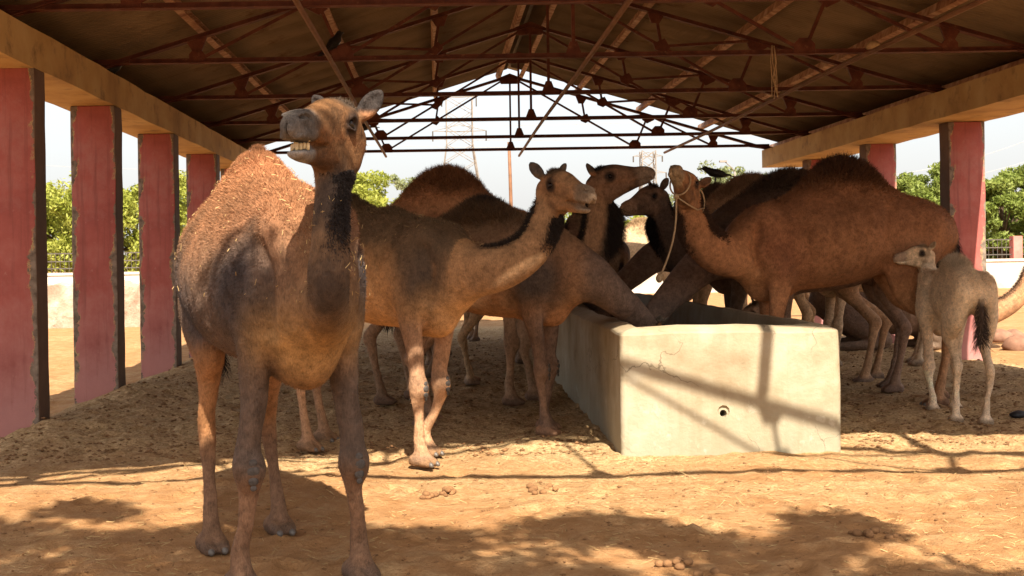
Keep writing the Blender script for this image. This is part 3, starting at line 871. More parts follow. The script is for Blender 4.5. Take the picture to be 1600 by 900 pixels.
def surface_nets(F, xs, ys, zs):
    S = F < 0
    c = np.zeros(np.array(F.shape) - 1, np.int8)
    for i in (0, 1):
        for j in (0, 1):
            for k in (0, 1): c += S[i:S.shape[0]-1+i, j:S.shape[1]-1+j, k:S.shape[2]-1+k]
    act = (c > 0) & (c < 8)
    I = np.argwhere(act); idx = -np.ones(act.shape, np.int64); idx[act] = np.arange(len(I))
    acc = np.zeros((len(I), 3)); cnt = np.zeros(len(I))
    G = [xs, ys, zs]
    corners = [(i, j, k) for i in (0, 1) for j in (0, 1) for k in (0, 1)]
    for ax in range(3):
        for c0 in corners:
            if c0[ax]: continue
            c1 = list(c0); c1[ax] = 1
            A = F[I[:, 0]+c0[0], I[:, 1]+c0[1], I[:, 2]+c0[2]]; B = F[I[:, 0]+c1[0], I[:, 1]+c1[1], I[:, 2]+c1[2]]
            m = (A < 0) != (B < 0); t = A[m] / (A[m] - B[m])
            p = np.stack([G[q][I[m, q] + c0[q]] for q in range(3)], -1)
            p[:, ax] = p[:, ax] + t * (G[ax][I[m, ax] + 1] - G[ax][I[m, ax]])
            acc[m] += p; cnt[m] += 1
    V = acc / cnt[:, None]
    Q = []
    for ax in range(3):
        b, c_ = (ax + 1) % 3, (ax + 2) % 3
        sl0 = [slice(None)]*3; sl1 = [slice(None)]*3
        sl0[ax] = slice(0, -1); sl1[ax] = slice(1, None)
        e = S[tuple(sl0)] != S[tuple(sl1)]
        J = np.argwhere(e)
        ok = (J[:, b] > 0) & (J[:, c_] > 0) & (J[:, b] < F.shape[b]-1) & (J[:, c_] < F.shape[c_]-1)
        J = J[ok]
        q = []
        for db, dc in ((-1, -1), (0, -1), (0, 0), (-1, 0)):
            K = J.copy(); K[:, b] += db; K[:, c_] += dc
            q.append(idx[K[:, 0], K[:, 1], K[:, 2]])
        q = np.stack(q, -1)
        flip = ~S[J[:, 0], J[:, 1], J[:, 2]]
        q[flip] = q[flip][:, ::-1]
        Q.append(q)
    return V, np.concatenate(Q)
def axis_pts(lo, hi, coarse, fine_rng, fine):
    a, b = fine_rng; p = [lo]
    while p[-1] < hi:
        x = p[-1]; d = max(a - x, x - b, 0)
        p.append(x + min(coarse, fine + d * .16))
    return np.array(p)

class Camel:
    """built in its own frame: x forward, y left, z up, origin on the ground under the belly"""
    def __init__(s, loc, heading, scale=1.0, lift=0.0):
        s.x, s.y = loc; s.psi = math.radians(heading); s.s = scale
        s.z = gz(*loc) + lift
        s.parts = []; s.cuts = []
        s.hf = np.array([1., 0, 0]); s.hu = np.array([0., 0, 1]); s.hp = np.zeros(3)
    def L(s, px, py, Y):
        """pixel and distance -> own frame"""
        w = P(px, py, Y); dx, dy = w.x - s.x, w.y - s.y
        c, n = math.cos(s.psi), math.sin(s.psi)
        return ((dx*c + dy*n) / s.s, (-dx*n + dy*c) / s.s, (w.z - s.z) / s.s)
    def W(s, wx, wy, wz):
        dx, dy = wx - s.x, wy - s.y; c, n = math.cos(s.psi), math.sin(s.psi)
        return ((dx*c + dy*n) / s.s, (-dx*n + dy*c) / s.s, (wz - s.z) / s.s)
    def tube(s, grp, st, lat=(0, 1, 0), k=.06, n=4):
        lat = np.asarray(lat, float); lat = lat / np.linalg.norm(lat)
        s.parts.append((grp, catmull(st, n), lat, k)); return s
    def cut(s, st, lat=(0, 1, 0), k=.01):
        lat = np.asarray(lat, float); s.cuts.append((catmull(st, 3), lat / np.linalg.norm(lat), k))
    # ---- anatomy
    def trunk(s, belly=1.0, tuck=0.0, st=None, thin=1.0):
        st = st or [(-.98, 0, 1.42, .15, .11), (-.84, 0, 1.44, .27, .20), (-.55, 0, 1.45, .315, .255*belly), (-.18, 0, 1.385 + tuck, .39, .325*belly), (.18, 0, 1.365 + tuck, .41, .315*belly), (.46, 0, 1.345, .375, .26), (.64, 0, 1.36, .22, .17)]
        s.tube('trunk', [(a, b, c, d, e*thin) for a, b, c, d, e in st], k=.10)
        for e in (-1, 1):
            w = belly * thin * 1.07
            s.cut([(.27, e*.325*w, 1.60, .022, .05), (.22, e*.355*w, 1.34, .026, .055), (.27, e*.325*w, 1.08, .022, .05)], k=.10)      # behind the shoulder
            s.cut([(-.47, e*.30*w, 1.66, .02, .05), (-.43, e*.335*w, 1.38, .026, .055), (-.36, e*.32*w, 1.10, .024, .05)], k=.10)   # before the thigh
            s.cut([(.60, e*.25, 1.52, .012, .03), (.66, e*.245, 1.36, .016, .035), (.62, e*.235, 1.16, .012, .03)], k=.08)              # before the shoulder
        # breast pad
        s.tube('trunk', [(.40, 0, 1.02, .10, .10), (.54, 0, 1.00, .10, .09)], k=.12)
    def hump(s, x=-.12, top=2.06, length=.42, w=.17):
        h = top - .20
        s.tube('hump', [(x - length, 0, 1.62, .15, w*.75), (x - length*.55, 0, h - .10, .17, w*.95), (x, 0, h, .20, w), (x + length*.5, 0, h - .10, .17, w*.95), (x + length, 0, 1.64, .14, w*.75)], k=.14)
    def foreleg(s, side, fx=.47, fy=.19, bend=0.0, up=1.0, fz=0.0, toe=0.0):
        y = side * fy; kx = .46 + (fx - .46) * .52 + bend; y0 = side * .19
        ym = y0 + (y - y0) * .55
        s.tube('leg', [(.50, side*.15, 1.52, .20, .10), (.44, y0, 1.24, .160, .110), (.43, y0 + (y-y0)*.15, 1.04, .100, .074), (.45 + (kx-.45)*.5, y0 + (y-y0)*.35, .80, .064, .055), (kx, ym, .635, .057, .056),
                       (kx + .014, ym, .550, .074, .071), (kx + .010, ym, .505, .062, .062), (kx, ym, .44, .043, .044), (kx + (fx-kx)*.45, y0 + (y-y0)*.75, .31, .034, .034), (fx - .012, y, .175, .042, .042), (fx + .012, y, .09, .048, .050)], k=.03)
        s.foot(fx, y, toe, .10)
        s.knees.append((kx + .094, ym, .545))
    def hindleg(s, side, fx=-.70, fy=.18, hock=None, toe=0.0):
        y = side * fy; y0 = side * .17
        hx = (fx - .10) if hock is None else hock
        sx = -.54 + (fx + .70) * .35
        yk = y0 + (y - y0) * .6
        s.tube('leg', [(-.76, side*.12, 1.46, .24, .12), (-.66, y0, 1.22, .215, .108), (sx - .03, y0 + side*.02, 1.03, .142, .083), (sx - .06, y0 + (y-y0)*.3, .90, .092, .064), ((sx + hx)*.5 - .02, y0 + (y-y0)*.45, .76, .056, .046),
                       (hx - .008, yk, .615, .062, .045), (hx + .005, yk, .545, .050, .043), (hx*.62 + fx*.38, y0 + (y-y0)*.8, .36, .033, .031), (fx - .02, y, .18, .038, .039), (fx + .003, y, .095, .045, .047)], k=.03)
        s.foot(fx, y, toe, .09)
    def foot(s, fx, y, toe, r):
        c, n = math.cos(toe), math.sin(toe)
        for q in (-1, 1):
            ox, oy = -n*q*.034, c*q*.034
            s.tube('foot', [(fx - .03*c + ox, y - .03*n + oy, .044, .048, .044), (fx + .055*c + ox, y + .055*n + oy, .034, .042, .040), (fx + .105*c + ox, y + .105*n + oy, .024, .028, .029)], (-n, c, 0), k=.03)
            s.nails.append((fx + .120*c + ox, y + .120*n + oy, .030, toe))
    def neck(s, st, k=.10): 
        s.tube('neck', [(.50, 0, 1.36, .28, .18)] + list(st), k=k, n=5)
    def tail(s, pts=None):
        pts = pts or [(-1.05, 0, 1.52), (-1.12, 0, 1.35), (-1.11, 0, 1.1), (-1.07, 0, .92)]
        s.tailpts = pts
        s.tube('tail', [(x, y, z, .042 - .005*i, .036 - .005*i) for i, (x, y, z) in enumerate(pts)], k=.05)
    def head(s, pos, fwd, up=(0, 0, 1), size=1.0, mouth=0.0, ears=(.9, .9), ear_dir=None):
        f = np.asarray(fwd, float); f /= np.linalg.norm(f); u = np.asarray(up, float); u -= f * (u @ f); u /= np.linalg.norm(u); r = np.cross(f, u)   # r = right
        l = -r; s.hf, s.hu, s.hl, s.hp, s.hs = f, u, l, np.asarray(pos, float), size
        def q(a, b, c): return s.hp + size*(f*a + l*b + u*c)
        def S(a, b, c, rv, rw): return (*q(a, b, c), rv*size, rw*size)
        s.hq = q
        # skull, face and muzzle
        s.tube('head', [S(-.045, 0, -.02, .080, .078), S(.05, 0, .015, .104, .094), S(.13, 0, .022, .098, .090), S(.22, 0, .006, .080, .070), S(.31, 0, -.012, .064, .054), S(.385, 0, -.020, .058, .052), S(.435, 0, -.030, .046, .046), S(.465, 0, -.048, .028, .034)], l, k=.03)
        # cheeks and jaw
        for e in (-1, 1):
            s.tube('head', [S(.00, e*.038, -.085, .088, .038), S(.08, e*.044, -.098, .086, .034), S(.16, e*.040, -.092, .062, .028), S(.22, e*.034, -.086, .044, .022)], l, k=.04)
            s.tube('head', [S(.070, e*.070, .050, .034, .028), S(.11, e*.078, .046, .026, .024), S(.155, e*.066, .048, .030, .024)], l, k=.025)     # brow
            s.tube('head', [S(.078, e*.090, .034, .010, .010), S(.108, e*.101, .042, .009, .010), S(.140, e*.094, .034, .009, .009)], l, k=.012)     # upper lid
            s.tube('head', [S(.085, e*.096, -.004, .008, .008), S(.112, e*.102, -.008, .007, .008), S(.138, e*.094, .000, .007, .007)], l, k=.012)    # lower lid
            s.tube('head', [S(.17, e*.05, -.01, .035, .02), S(.27, e*.042, -.03, .026, .016)], l, k=.03)        # cheekbone
        drop = mouth * .055
        s.tube('head', [S(.06, 0, -.115, .055, .050), S(.17, 0, -.112 - drop*.3, .044, .042), S(.28, 0, -.098 - drop*.75, .037, .038), S(.36, 0, -.090 - drop, .036, .043), S(.405, 0, -.090 - drop*1.05, .030, .038)], l, k=.022 if mouth else .035)
        # upper lip halves and nostril wings
        for e in (-1, 1):
            s.tube('head', [S(.34, e*.034, -.052, .028, .022), S(.415, e*.030, -.064, .031, .026), S(.448, e*.022, -.078, .022, .021)], l, k=.012)
            s.tube('head', [S(.375, e*.030, .018, .018, .016), S(.432, e*.036, .004, .015, .013)], l, k=.014)
            s.cut([S(.375, e*.056, -.002, .0065, .016), S(.41, e*.048, .008, .0075, .016), S(.445, e*.032, -.006, .006, .014)], l, k=.007)
            s.cut([S(.110, e*.104, .018, .021, .020)]*2, l, k=.012)                                              # eye socket
        s.cut([S(.480, 0, -.035, .016, .003), S(.476, 0, -.085, .022, .004)], l, k=.006)                           # split lip
        for e in (-1, 1):       # the gape is cut from either side; tongue and palate stay between
            if mouth:
                s.cut([S(.25, e*.058, -.076 - drop*.25, .006, .034), S(.34, e*.058, -.082 - drop*.45, .010 + .012*mouth, .036), S(.44, e*.055, -.088 - drop*.5, .014 + .016*mouth, .046)], l, k=.010)
                if e > 0: s.cut([S(.395, 0, -.085 - drop*.5, .008 + .013*mouth, .05), S(.47, 0, -.090 - drop*.5, .014 + .016*mouth, .06)], l, k=.010)
            else:
                s.cut([S(.27, e*.056, -.074, .004, .024), S(.44, e*.048, -.084, .005, .026)], l, k=.008)
        # ears
        for e, a in zip((-1, 1), ears):
            ed = ear_dir[0 if e < 0 else 1] if ear_dir else (-.30, e*.75, .85)
            d = f*ed[0] + l*ed[1] + u*ed[2]; d = d / np.linalg.norm(d)
            b0 = q(-.025, e*.075, .070); L_ = .135 * size * a
            flat = f*.85 + l*e*.45; flat -= d * (flat @ d); flat /= np.linalg.norm(flat)      # thin direction: the ear opens forward
            wd = np.cross(d, flat)
            s.tube('ear', [(*(b0), .026*size, .026*size), (*(b0 + d*L_*.30), .040*size, .022*size), (*(b0 + d*L_*.62), .040*size, .017*size), (*(b0 + d*L_*.9), .022*size, .012*size), (*(b0 + d*L_*1.02), .008*size, .006*size)], flat, k=.012)
            s.cut([(*(b0 + d*L_*.28 + flat*.020*size), .022*size, .014*size), (*(b0 + d*L_*.60 + flat*.016*size), .026*size, .012*size), (*(b0 + d*L_*.84 + flat*.012*size), .012*size, .008*size)], flat, k=.006)
        s.eyes = [q(.110, e*.083, .016) for e in (-1, 1)]
        s.eyer = .0215 * size
    knees = None
    def start(s): s.knees = []; s.nails = []; s.eyes = []; s.tailpts = None; return s
    # ---- meshing
    def mesh(s, coarse=.026, fine=.010, ground_clip=True):
        hc = s.hp + s.hf * .16 * s.hs
        pts = np.concatenate([p[1][:, :3] for p in s.parts]); rad = np.concatenate([p[1][:, 3:].max(1) for p in s.parts])
        lo = (pts - rad[:, None]).min(0) - .06; hi = (pts + rad[:, None]).max(0) + .06
        lo[2] = max(lo[2], -.05)
        ax = [axis_pts(lo[i], hi[i], coarse, (hc[i] - .30*s.hs, hc[i] + .30*s.hs), fine).astype(np.float32) for i in range(3)]
        F = np.full([len(a) for a in ax], .5, np.float32)
        def box(st, pad):
            a = (st[:, :3] - st[:, 3:].max(1)[:, None]).min(0) - pad; b = (st[:, :3] + st[:, 3:].max(1)[:, None]).max(0) + pad
            return tuple(slice(max(0, int(np.searchsorted(ax[i], a[i])) - 1), int(np.searchsorted(ax[i], b[i])) + 1) for i in range(3))
        for grp, st, lat, k in s.parts:
            b = box(st, k + .03)
            X, Y, Z = np.meshgrid(ax[0][b[0]], ax[1][b[1]], ax[2][b[2]], indexing='ij', sparse=True)
            F[b] = smin(F[b], tube_sdf(X, Y, Z, st, lat).astype(np.float32), k)
        for st, lat, k in s.cuts:
            b = box(st, k + .02)
            X, Y, Z = np.meshgrid(ax[0][b[0]], ax[1][b[1]], ax[2][b[2]], indexing='ij', sparse=True)
            F[b] = -smin(-F[b], tube_sdf(X, Y, Z, st, lat).astype(np.float32), k)
        if ground_clip:
            zz = (.004 - ax[2])[None, None, :]
            F = np.maximum(F, zz.astype(np.float32))
        V, Q = surface_nets(F, *ax)
        # relax the stair steps of the grid (less on the finely meshed head)
        nearh = np.linalg.norm(V - hc, axis=1) / s.hs
        for it, lam in enumerate((.55, -.57, .55, -.57, .5, -.5)):
            A = np.zeros_like(V); n = np.zeros(len(V))
            for i in range(4):
                np.add.at(A, Q[:, i], V[Q[:, (i+1) % 4]] + V[Q[:, (i-1) % 4]]); np.add.at(n, Q[:, i], 2)
            w = lam * np.where(nearh < .38, .35, 1.0)[:, None]
            V = V + (A / n[:, None] - V) * w
        # faint ribs and loose skin
        tr = np.full(len(V), 9.)
        for g, st_, lat_, k_ in s.parts:
            if g == 'trunk': tr = np.minimum(tr, tube_sdf(V[:, 0], V[:, 1], V[:, 2], st_, lat_))
        side = sst(.05, .0, np.abs(tr)) * sst(.14, .24, np.abs(V[:, 1])) * sst(-.5, -.3, V[:, 0]) * sst(.28, .15, V[:, 0]) * sst(1.66, 1.5, V[:, 2]) * sst(.95, 1.05, V[:, 2])
        V[:, 1] += np.sign(V[:, 1]) * side * .0055 * np.sin((V[:, 0] + .25*(V[:, 2] - 1.3)) * 68)
        wr = fbm(V[:, 0]*7, V[:, 1]*7, V[:, 2]*7, 3, 17) - .5
        far = (nearh > .45) * sst(.12, .3, V[:, 2])
        V[:, 1] += np.sign(V[:, 1]) * wr * .022 * far * sst(.05, .12, np.abs(V[:, 1]))
        s.V, s.Q = V, Q
        # normals
        a, b, c, d = (V[Q[:, i]] for i in range(4))
        fn = np.cross(c - a, d - b); N = np.zeros_like(V)
        for i in range(4): np.add.at(N, Q[:, i], fn)
        s.N = N / (np.linalg.norm(N, axis=1)[:, None] + 1e-9)
        s.farea = np.linalg.norm(fn, axis=1) * .5
        return s
    def gdist(s, grp):
        X, Y, Z = s.V.T; r = None
        for g, st, lat, k in s.parts:
            if g == grp:
                d = tube_sdf(X, Y, Z, st, lat); r = d if r is None else np.minimum(r, d)
        return np.full(len(s.V), 9.) if r is None else r

def mixv(c, col, w): return c + (np.asarray(col, float) - c) * np.clip(w, 0, 1)[:, None]
def colour(cm, pal):
    """coat pattern of one animal, vertex by vertex"""
    V, N = cm.V, cm.N; x, y, z = V.T
    dg = {g: cm.gdist(g) for g in ('trunk', 'hump', 'neck', 'head', 'leg', 'ear', 'foot', 'tail')}
    n = fbm(x*4 + pal.get('seed', 0), y*4, z*4, 4, 3) - .5; n2 = fbm(x*15, y*15, z*15 + 7, 3, 5) - .5
    c = np.tile(np.asarray(pal['base'], float), (len(V), 1))
    c = mixv(c, pal['top'], sst(pal.get('top0', 1.35), pal.get('top0', 1.35) + .37, z + n*.5) * (dg['neck'] > .02))
    c = mixv(c, pal['belly'], sst(1.12, .92, z + n*.2) * .8)
    if 'flank' in pal:
        c = mixv(c, pal['flank'], np.exp(-((x + .28)/.58)**2 - ((z - 1.22 + n*.35)/.30)**2) * 1.1 * sst(.1, .22, np.abs(y)))
    if 'shoulder' in pal:
        c = mixv(c, pal['shoulder'], np.exp(-((x - pal.get('shx', .46))/pal.get('shw', .22))**2 - ((z - 1.27 + n*.3)/.30)**2) * 1.15 * sst(.05, .16, np.abs(y)))
    c = mixv(c, pal['humptop'], sst(1.80, 2.02, z + n*.25) * sst(.12, .0, dg['hump']))
    leg = sst(.06, .0, dg['leg'] - .0) * sst(1.12, .88, z + n*.15)
    front = x > .05
    c = mixv(c, pal.get('foreleg', pal['leg']), leg * front); c = mixv(c, pal['leg'], leg * ~front)
    if 'shin' in pal: c = mixv(c, pal['shin'], sst(.62, .42, z + n*.1) * leg)
    nk = sst(.03, -.005, dg['neck']) * sst(.50, .72, x)
    c = mixv(c, pal['neck'], nk)
    # front of the neck carries the dark beard in most of these animals
    hd = sst(.025, .0, dg['head'])
    fr = np.clip(N[:, 0] * .8 - N[:, 2] * .45, 0, 1)
    c = mixv(c, pal['beard'], nk * sst(.15, .6, fr + n*.5) * pal.get('beardw', .8) * (1 - hd))
    bk = np.clip(-N[:, 0] * .5 + N[:, 2] * .7, 0, 1)
    c = mixv(c, pal['beard'], nk * sst(.35, .8, bk + n*.4) * pal.get('manew', .5) * sst(.8, 1.0, x) * (1 - hd))
    c = mixv(c, pal['head'], hd)
    h = (V - cm.hp) / cm.hs; hx, hz = h @ cm.hf, h @ cm.hu
    c = mixv(c, pal['crown'], hd * sst(.05, .11, hz + n*.08) * sst(.2, .08, hx))
    c = c * (1 - .45 * hd * sst(.48, .62, fbm(x*9, y*9, z*9 + 3, 3, 31)))[:, None]
    c = mixv(c, pal['muzzle'], hd * sst(.29, .37, hx + n*.06))
    if 'chin' in pal: c = mixv(c, pal['chin'], hd * sst(.30, .35, hx) * sst(-.078, -.095, hz))
    c = mixv(c, pal['ear'], sst(.01, .0, dg['ear']) * sst(.07, .10, hz))
    for e in cm.eyes:
        d = np.linalg.norm((V - e) / cm.hs, axis=1); c = mixv(c, (.018, .012, .010), sst(.068, .034, d + n2*.03) * .95)
    if 'chest' in pal: c = mixv(c, pal['chest'], np.exp(-((x - .62)/.30)**2 - ((z - 1.08)/.16)**2) * sst(.35, .7, x) * .9 * (1 - leg))
    c = mixv(c, pal.get('foot', (.07, .05, .04)), sst(.10, .05, z + n*.06) * .6)
    c = mixv(c, pal.get('tuft', (.02, .014, .012)), sst(.02, .0, dg['tail']) * sst(-.94, -1.02, x) * sst(1.5, 1.3, z))
    if 'patch' in pal:
        for (ax_, ay_, az_, r_, col_) in pal['patch']:
            d = np.sqrt((x-ax_)**2 + (y-ay_)**2 + (z-az_)**2); c = mixv(c, col_, sst(r_*1.45, r_*.45, d + n*r_*1.3 + n2*r_*.5) * .82)
    n3 = fbm(x*2.2 + 9, y*2.2, z*3.0, 3, 41) - .5
    c = c * (1 + .45*n + .55*n2 + .5*n3)[:, None]
    cm.C = np.clip(c * pal.get('gain', 1.45), .003, .9); cm.dg = dg
    return cm
def set_col(me, C):
    at = me.color_attributes.new('fur', 'FLOAT_COLOR', 'POINT')
    at.data.foreach_set('color', np.concatenate([C, np.ones((len(C), 1))], 1).astype(np.float32).ravel())

def strands(cm, w, length, n, seed, lean=(0, 0, -.3), width=.0022, spread=.55, darken=1.0, col=None, curl=.25, colvar=.5):
    """hair blades rooted on the skin where weight w (per vertex) is high; returns arrays"""
    r = np.random.default_rng(seed)
    wf = w[cm.Q].mean(1) * cm.farea; tot = wf.sum()
    if tot <= 0: return None
    f = r.choice(len(wf), n, p=wf / tot)
    u, v = r.random(n), r.random(n); b = np.stack([(1-u)*(1-v), u*(1-v), u*v, (1-u)*v], -1)
    q = cm.Q[f]
    p = (cm.V[q] * b[:, :, None]).sum(1); nn = (cm.N[q] * b[:, :, None]).sum(1); cc = (cm.C[q] * b[:, :, None]).sum(1)
    wl = (w[q] * b).sum(1)
    L = length * (.55 + .75 * r.random(n)) * (.45 + .55 * np.clip(wl, 0, 1))
    d = nn + r.normal(size=(n, 3)) * spread * .5 + np.asarray(lean); d /= np.linalg.norm(d, axis=1)[:, None]
    d2 = d + r.normal(size=(n, 3)) * curl + np.asarray(lean) * .6; d2 /= np.linalg.norm(d2, axis=1)[:, None]
    sd = np.cross(d, r.normal(size=(n, 3))); sd /= np.linalg.norm(sd, axis=1)[:, None]
    wd = (width * (.7 + .6 * r.random(n)))[:, None]
    root = p - nn * .004; mid = root + d * (L * .55)[:, None]; tip = mid + d2 * (L * .5)[:, None]
    V = np.stack([root - sd*wd, root + sd*wd, mid - sd*wd*.75, mid + sd*wd*.75, tip], 1).reshape(-1, 3)
    i = np.arange(n) * 5
    F4 = np.stack([i, i+1, i+3, i+2], -1); F3 = np.stack([i+2, i+3, i+4], -1)
    if col is not None: cc = np.tile(np.asarray(col, float), (n, 1))
    cc = cc * darken * (1 + colvar * (r.random(n) - .5))[:, None]
    return V, F4, F3, np.repeat(np.clip(cc, .002, .95), 5, 0)
def hair_obj(name, root, sets):
    sets = [s for s in sets if s is not None]
    if not sets: return
    off = 0; V, A, B, C = [], [], [], []
    for v, f4, f3, c in sets:
        V.append(v); A.append(f4 + off); B.append(f3 + off); C.append(c); off += len(v)
    me = mesh_np(name, np.concatenate(V), [np.concatenate(A), np.concatenate(B)], True)
    set_col(me, np.concatenate(C))
    return link(name, me, M_hair, root)
def uv_ball(c, r, n=12, m=8, sq=(1, 1, 1)):
    V = []; F = []
    for i in range(m + 1):
        a = math.pi * i / m
        for k in range(n):
            t = 2*math.pi*k/n; V.append((c[0] + r*sq[0]*math.sin(a)*math.cos(t), c[1] + r*sq[1]*math.sin(a)*math.sin(t), c[2] + r*sq[2]*math.cos(a)))
    for i in range(m):
        for k in range(n): F.append((i*n + k, (i+1)*n + k, (i+1)*n + (k+1) % n, i*n + (k+1) % n))
    return V, F
def finish(cm, pal, name, label, group='camels gathered in the shed', fuzz=1.0, eyes=True, nails=False, knees=False, seed=1, cat='camel', teeth=None, wool=0, beard=1.0, tuft=True, mane=1.0, scale_hair=1.0, coat=0):
    """objects of one animal: skin, hair, eyes, nails"""
    colour(cm, pal)
    root = empty(name, (cm.x, cm.y, cm.z), cm.psi); root.scale = (cm.s,)*3
    me = mesh_np('body', cm.V, cm.Q, True); set_col(me, cm.C)
    link('body', me, M_fur, root)
    x, y, z = cm.V.T; N = cm.N; dg = cm.dg
    nz = fbm(x*5, y*5, z*5, 3, 8 + seed)
    hl = scale_hair
    hump_w = sst(.10, .02, dg['hump']) * sst(pal.get('fuzz0', 1.72), pal.get('fuzz1', 1.98), z + .2*(nz - .5))
    dark = pal['humptop']
    sets = [strands(cm, hump_w, .050*hl, int(7000*fuzz), seed, (-.1, 0, .25), .0022, .6, .85, None)]
    sets.append(strands(cm, hump_w * (hump_w > .75), .065*hl, int(2600*fuzz), seed + 1, (-.1, 0, .3), .002, .7, .6, None))
    # short woolly coat over back and shoulders, breaks the outline
    back = sst(.15, .6, N[:, 2] + .7*(nz - .5)) * (z > 1.2) * (dg['head'] > .03) * (dg['ear'] > .03) * sst(.03, .06, dg['neck'])
    sets.append(strands(cm, back, .028*hl, int(7000*fuzz + wool*2), seed + 2, (-.45, 0, -.05), .0013, .8, 1.05, None, .7, .9))
    if wool:
        side = sst(.95, 1.7, z + .6*(nz - .5)) * (x < .62) * (dg['head'] > .05) * (dg['ear'] > .05) * (dg['neck'] > .03)
        sets.append(strands(cm, side, .022*hl, wool*6, seed + 3, (-.35, 0, -.45), .0011, .9, 1.1, None, .8, 1.1))
    h = hair_obj('hump_hair', root, sets)
    if coat:
        cw = ((dg['head'] > .004).astype(float) * .9 + .1 * (((cm.V - cm.hp)/cm.hs) @ cm.hf < .3)) * (dg['ear'] > .02)
        hair_obj('short_coat', root, [strands(cm, cw, .014*hl, coat, seed + 8, (-.7, 0, -.8), .0009, .5, 1.05, None, .4, .7)])
    nk = sst(.02, -.002, dg['neck']) * sst(.62, .8, x) * (dg['head'] > .012)
    fr = np.clip(N[:, 0] * .8 - N[:, 2] * .5, 0, 1); bk = np.clip(-N[:, 0] * .6 + N[:, 2] * .6, 0, 1)
    sets = []
    if beard: sets.append(strands(cm, nk * sst(.35, .8, fr) * sst(pal.get('beard0', 1.25), pal.get('beard1', 1.6), z) * (dg['ear'] > .03), .085*hl*beard, int(3200*fuzz), seed + 4, (.1, 0, -.9), .0022, .5, 1.0, pal['beard'], .3))
    if mane: sets.append(strands(cm, nk * sst(.35, .8, bk) * sst(.85, 1.02, x), .055*hl*mane, int(2600*fuzz), seed + 5, (-.2, 0, .1), .0022, .6, 1.0, pal['beard'], .3))
    crown = sst(.03, .0, dg['head']) * sst(.07, .1, ((cm.V - cm.hp)/cm.hs) @ cm.hu) * sst(.1, .02, ((cm.V - cm.hp)/cm.hs) @ cm.hf)
    crown = crown * (dg['ear'] > .02)
    if crown.max() > .2: sets.append(strands(cm, crown, .03*hl, int(500*fuzz), seed + 6, (-.2, 0, .2), .0016, .6, 1, pal['crown']))
    hair_obj('mane', root, sets)
    if tuft and cm.tailpts:
        tw = sst(.05, .02, np.min([np.linalg.norm(cm.V - np.array(p), axis=1) for p in catmull(np.array([(*p, .03, .03) for p in cm.tailpts[-3:]]), 6)[:, :3]], 0))
        hair_obj('tail_tuft', root, [strands(cm, tw, .13*hl, int(900*fuzz), seed + 7, (-.1, 0, -1.3), .0025, .4, 1, pal.get('tuft', (.02, .014, .012)))])
    if eyes:
        for e in cm.eyes:
            V, F = uv_ball(e, cm.eyer); m = MB(); m.add(V, F); m.build('eye', M_eye, root, True)
    if nails:
        for fx, fy, fz, a in cm.nails:
            V, F = uv_ball((0, 0, 0), 1, 10, 6)
            ca, sa = math.cos(a), math.sin(a)
            V = [(fx + (px*.022)*ca - (py*.018)*sa, fy + (px*.022)*sa + (py*.018)*ca, fz - .004 + pz*.018 - max(px, 0)*.008) for px, py, pz in V]
            MB().add(V, F).build('toenail', M_nail, root, True)
    if knees:
        for kx, ky, kz in cm.knees:
            m = MB()
            for dz, r_ in ((.035, .020), (0, .030), (-.045, .024), (-.075, .016)):
                V, F = uv_ball((kx - .014, ky, kz + dz), r_, 10, 6, (.30, 1, .85)); m.add(V, F)
            m.build('knee_callus', M_callus, root, True)
    if teeth is not None:
        for row in teeth:
            for (c, r_, sq) in row:
                V, F = uv_ball((0, 0, 0), 1, 12, 8)
                V = [tuple(math.copysign(abs(q) ** .55, q) for q in v) for v in V]
                V = [tuple(np.asarray(c) + (cm.hf*px*sq[0] + cm.hl*py*sq[1] + cm.hu*pz*sq[2]) * r_) for px, py, pz in V]
                MB().add(V, F).build('tooth', M_tooth, root, True)
    tag(root, label, cat, group)
    return root
# ------------------------------------------------------------------ the animals, one by one
def ground_at(px, py):
    Y = 8.0
    for _ in range(6):
        dx, dy = px - VPX, VPY - py
        k = -(dy - dx * ROLL)
        x = (dx + dy * ROLL) * Y / F_PX
        Y = (EYE - gz(x, Y)) * F_PX / k
    return (dx + dy * ROLL) * Y / F_PX, Y
def fp(cm, px, py):
    x, y = ground_at(px, py); l = cm.W(x, y, 0); return l[0], abs(l[1])
def dirL(cm, wx, wy, wz):
    c, n = math.cos(cm.psi), math.sin(cm.psi); return (wx*c + wy*n, -wx*n + wy*c, wz)
def st(cm, px, py, Y, rv, rw): return (*cm.L(px, py, Y), rv, rw)
def pal(**k): return k
CAMELS = {}

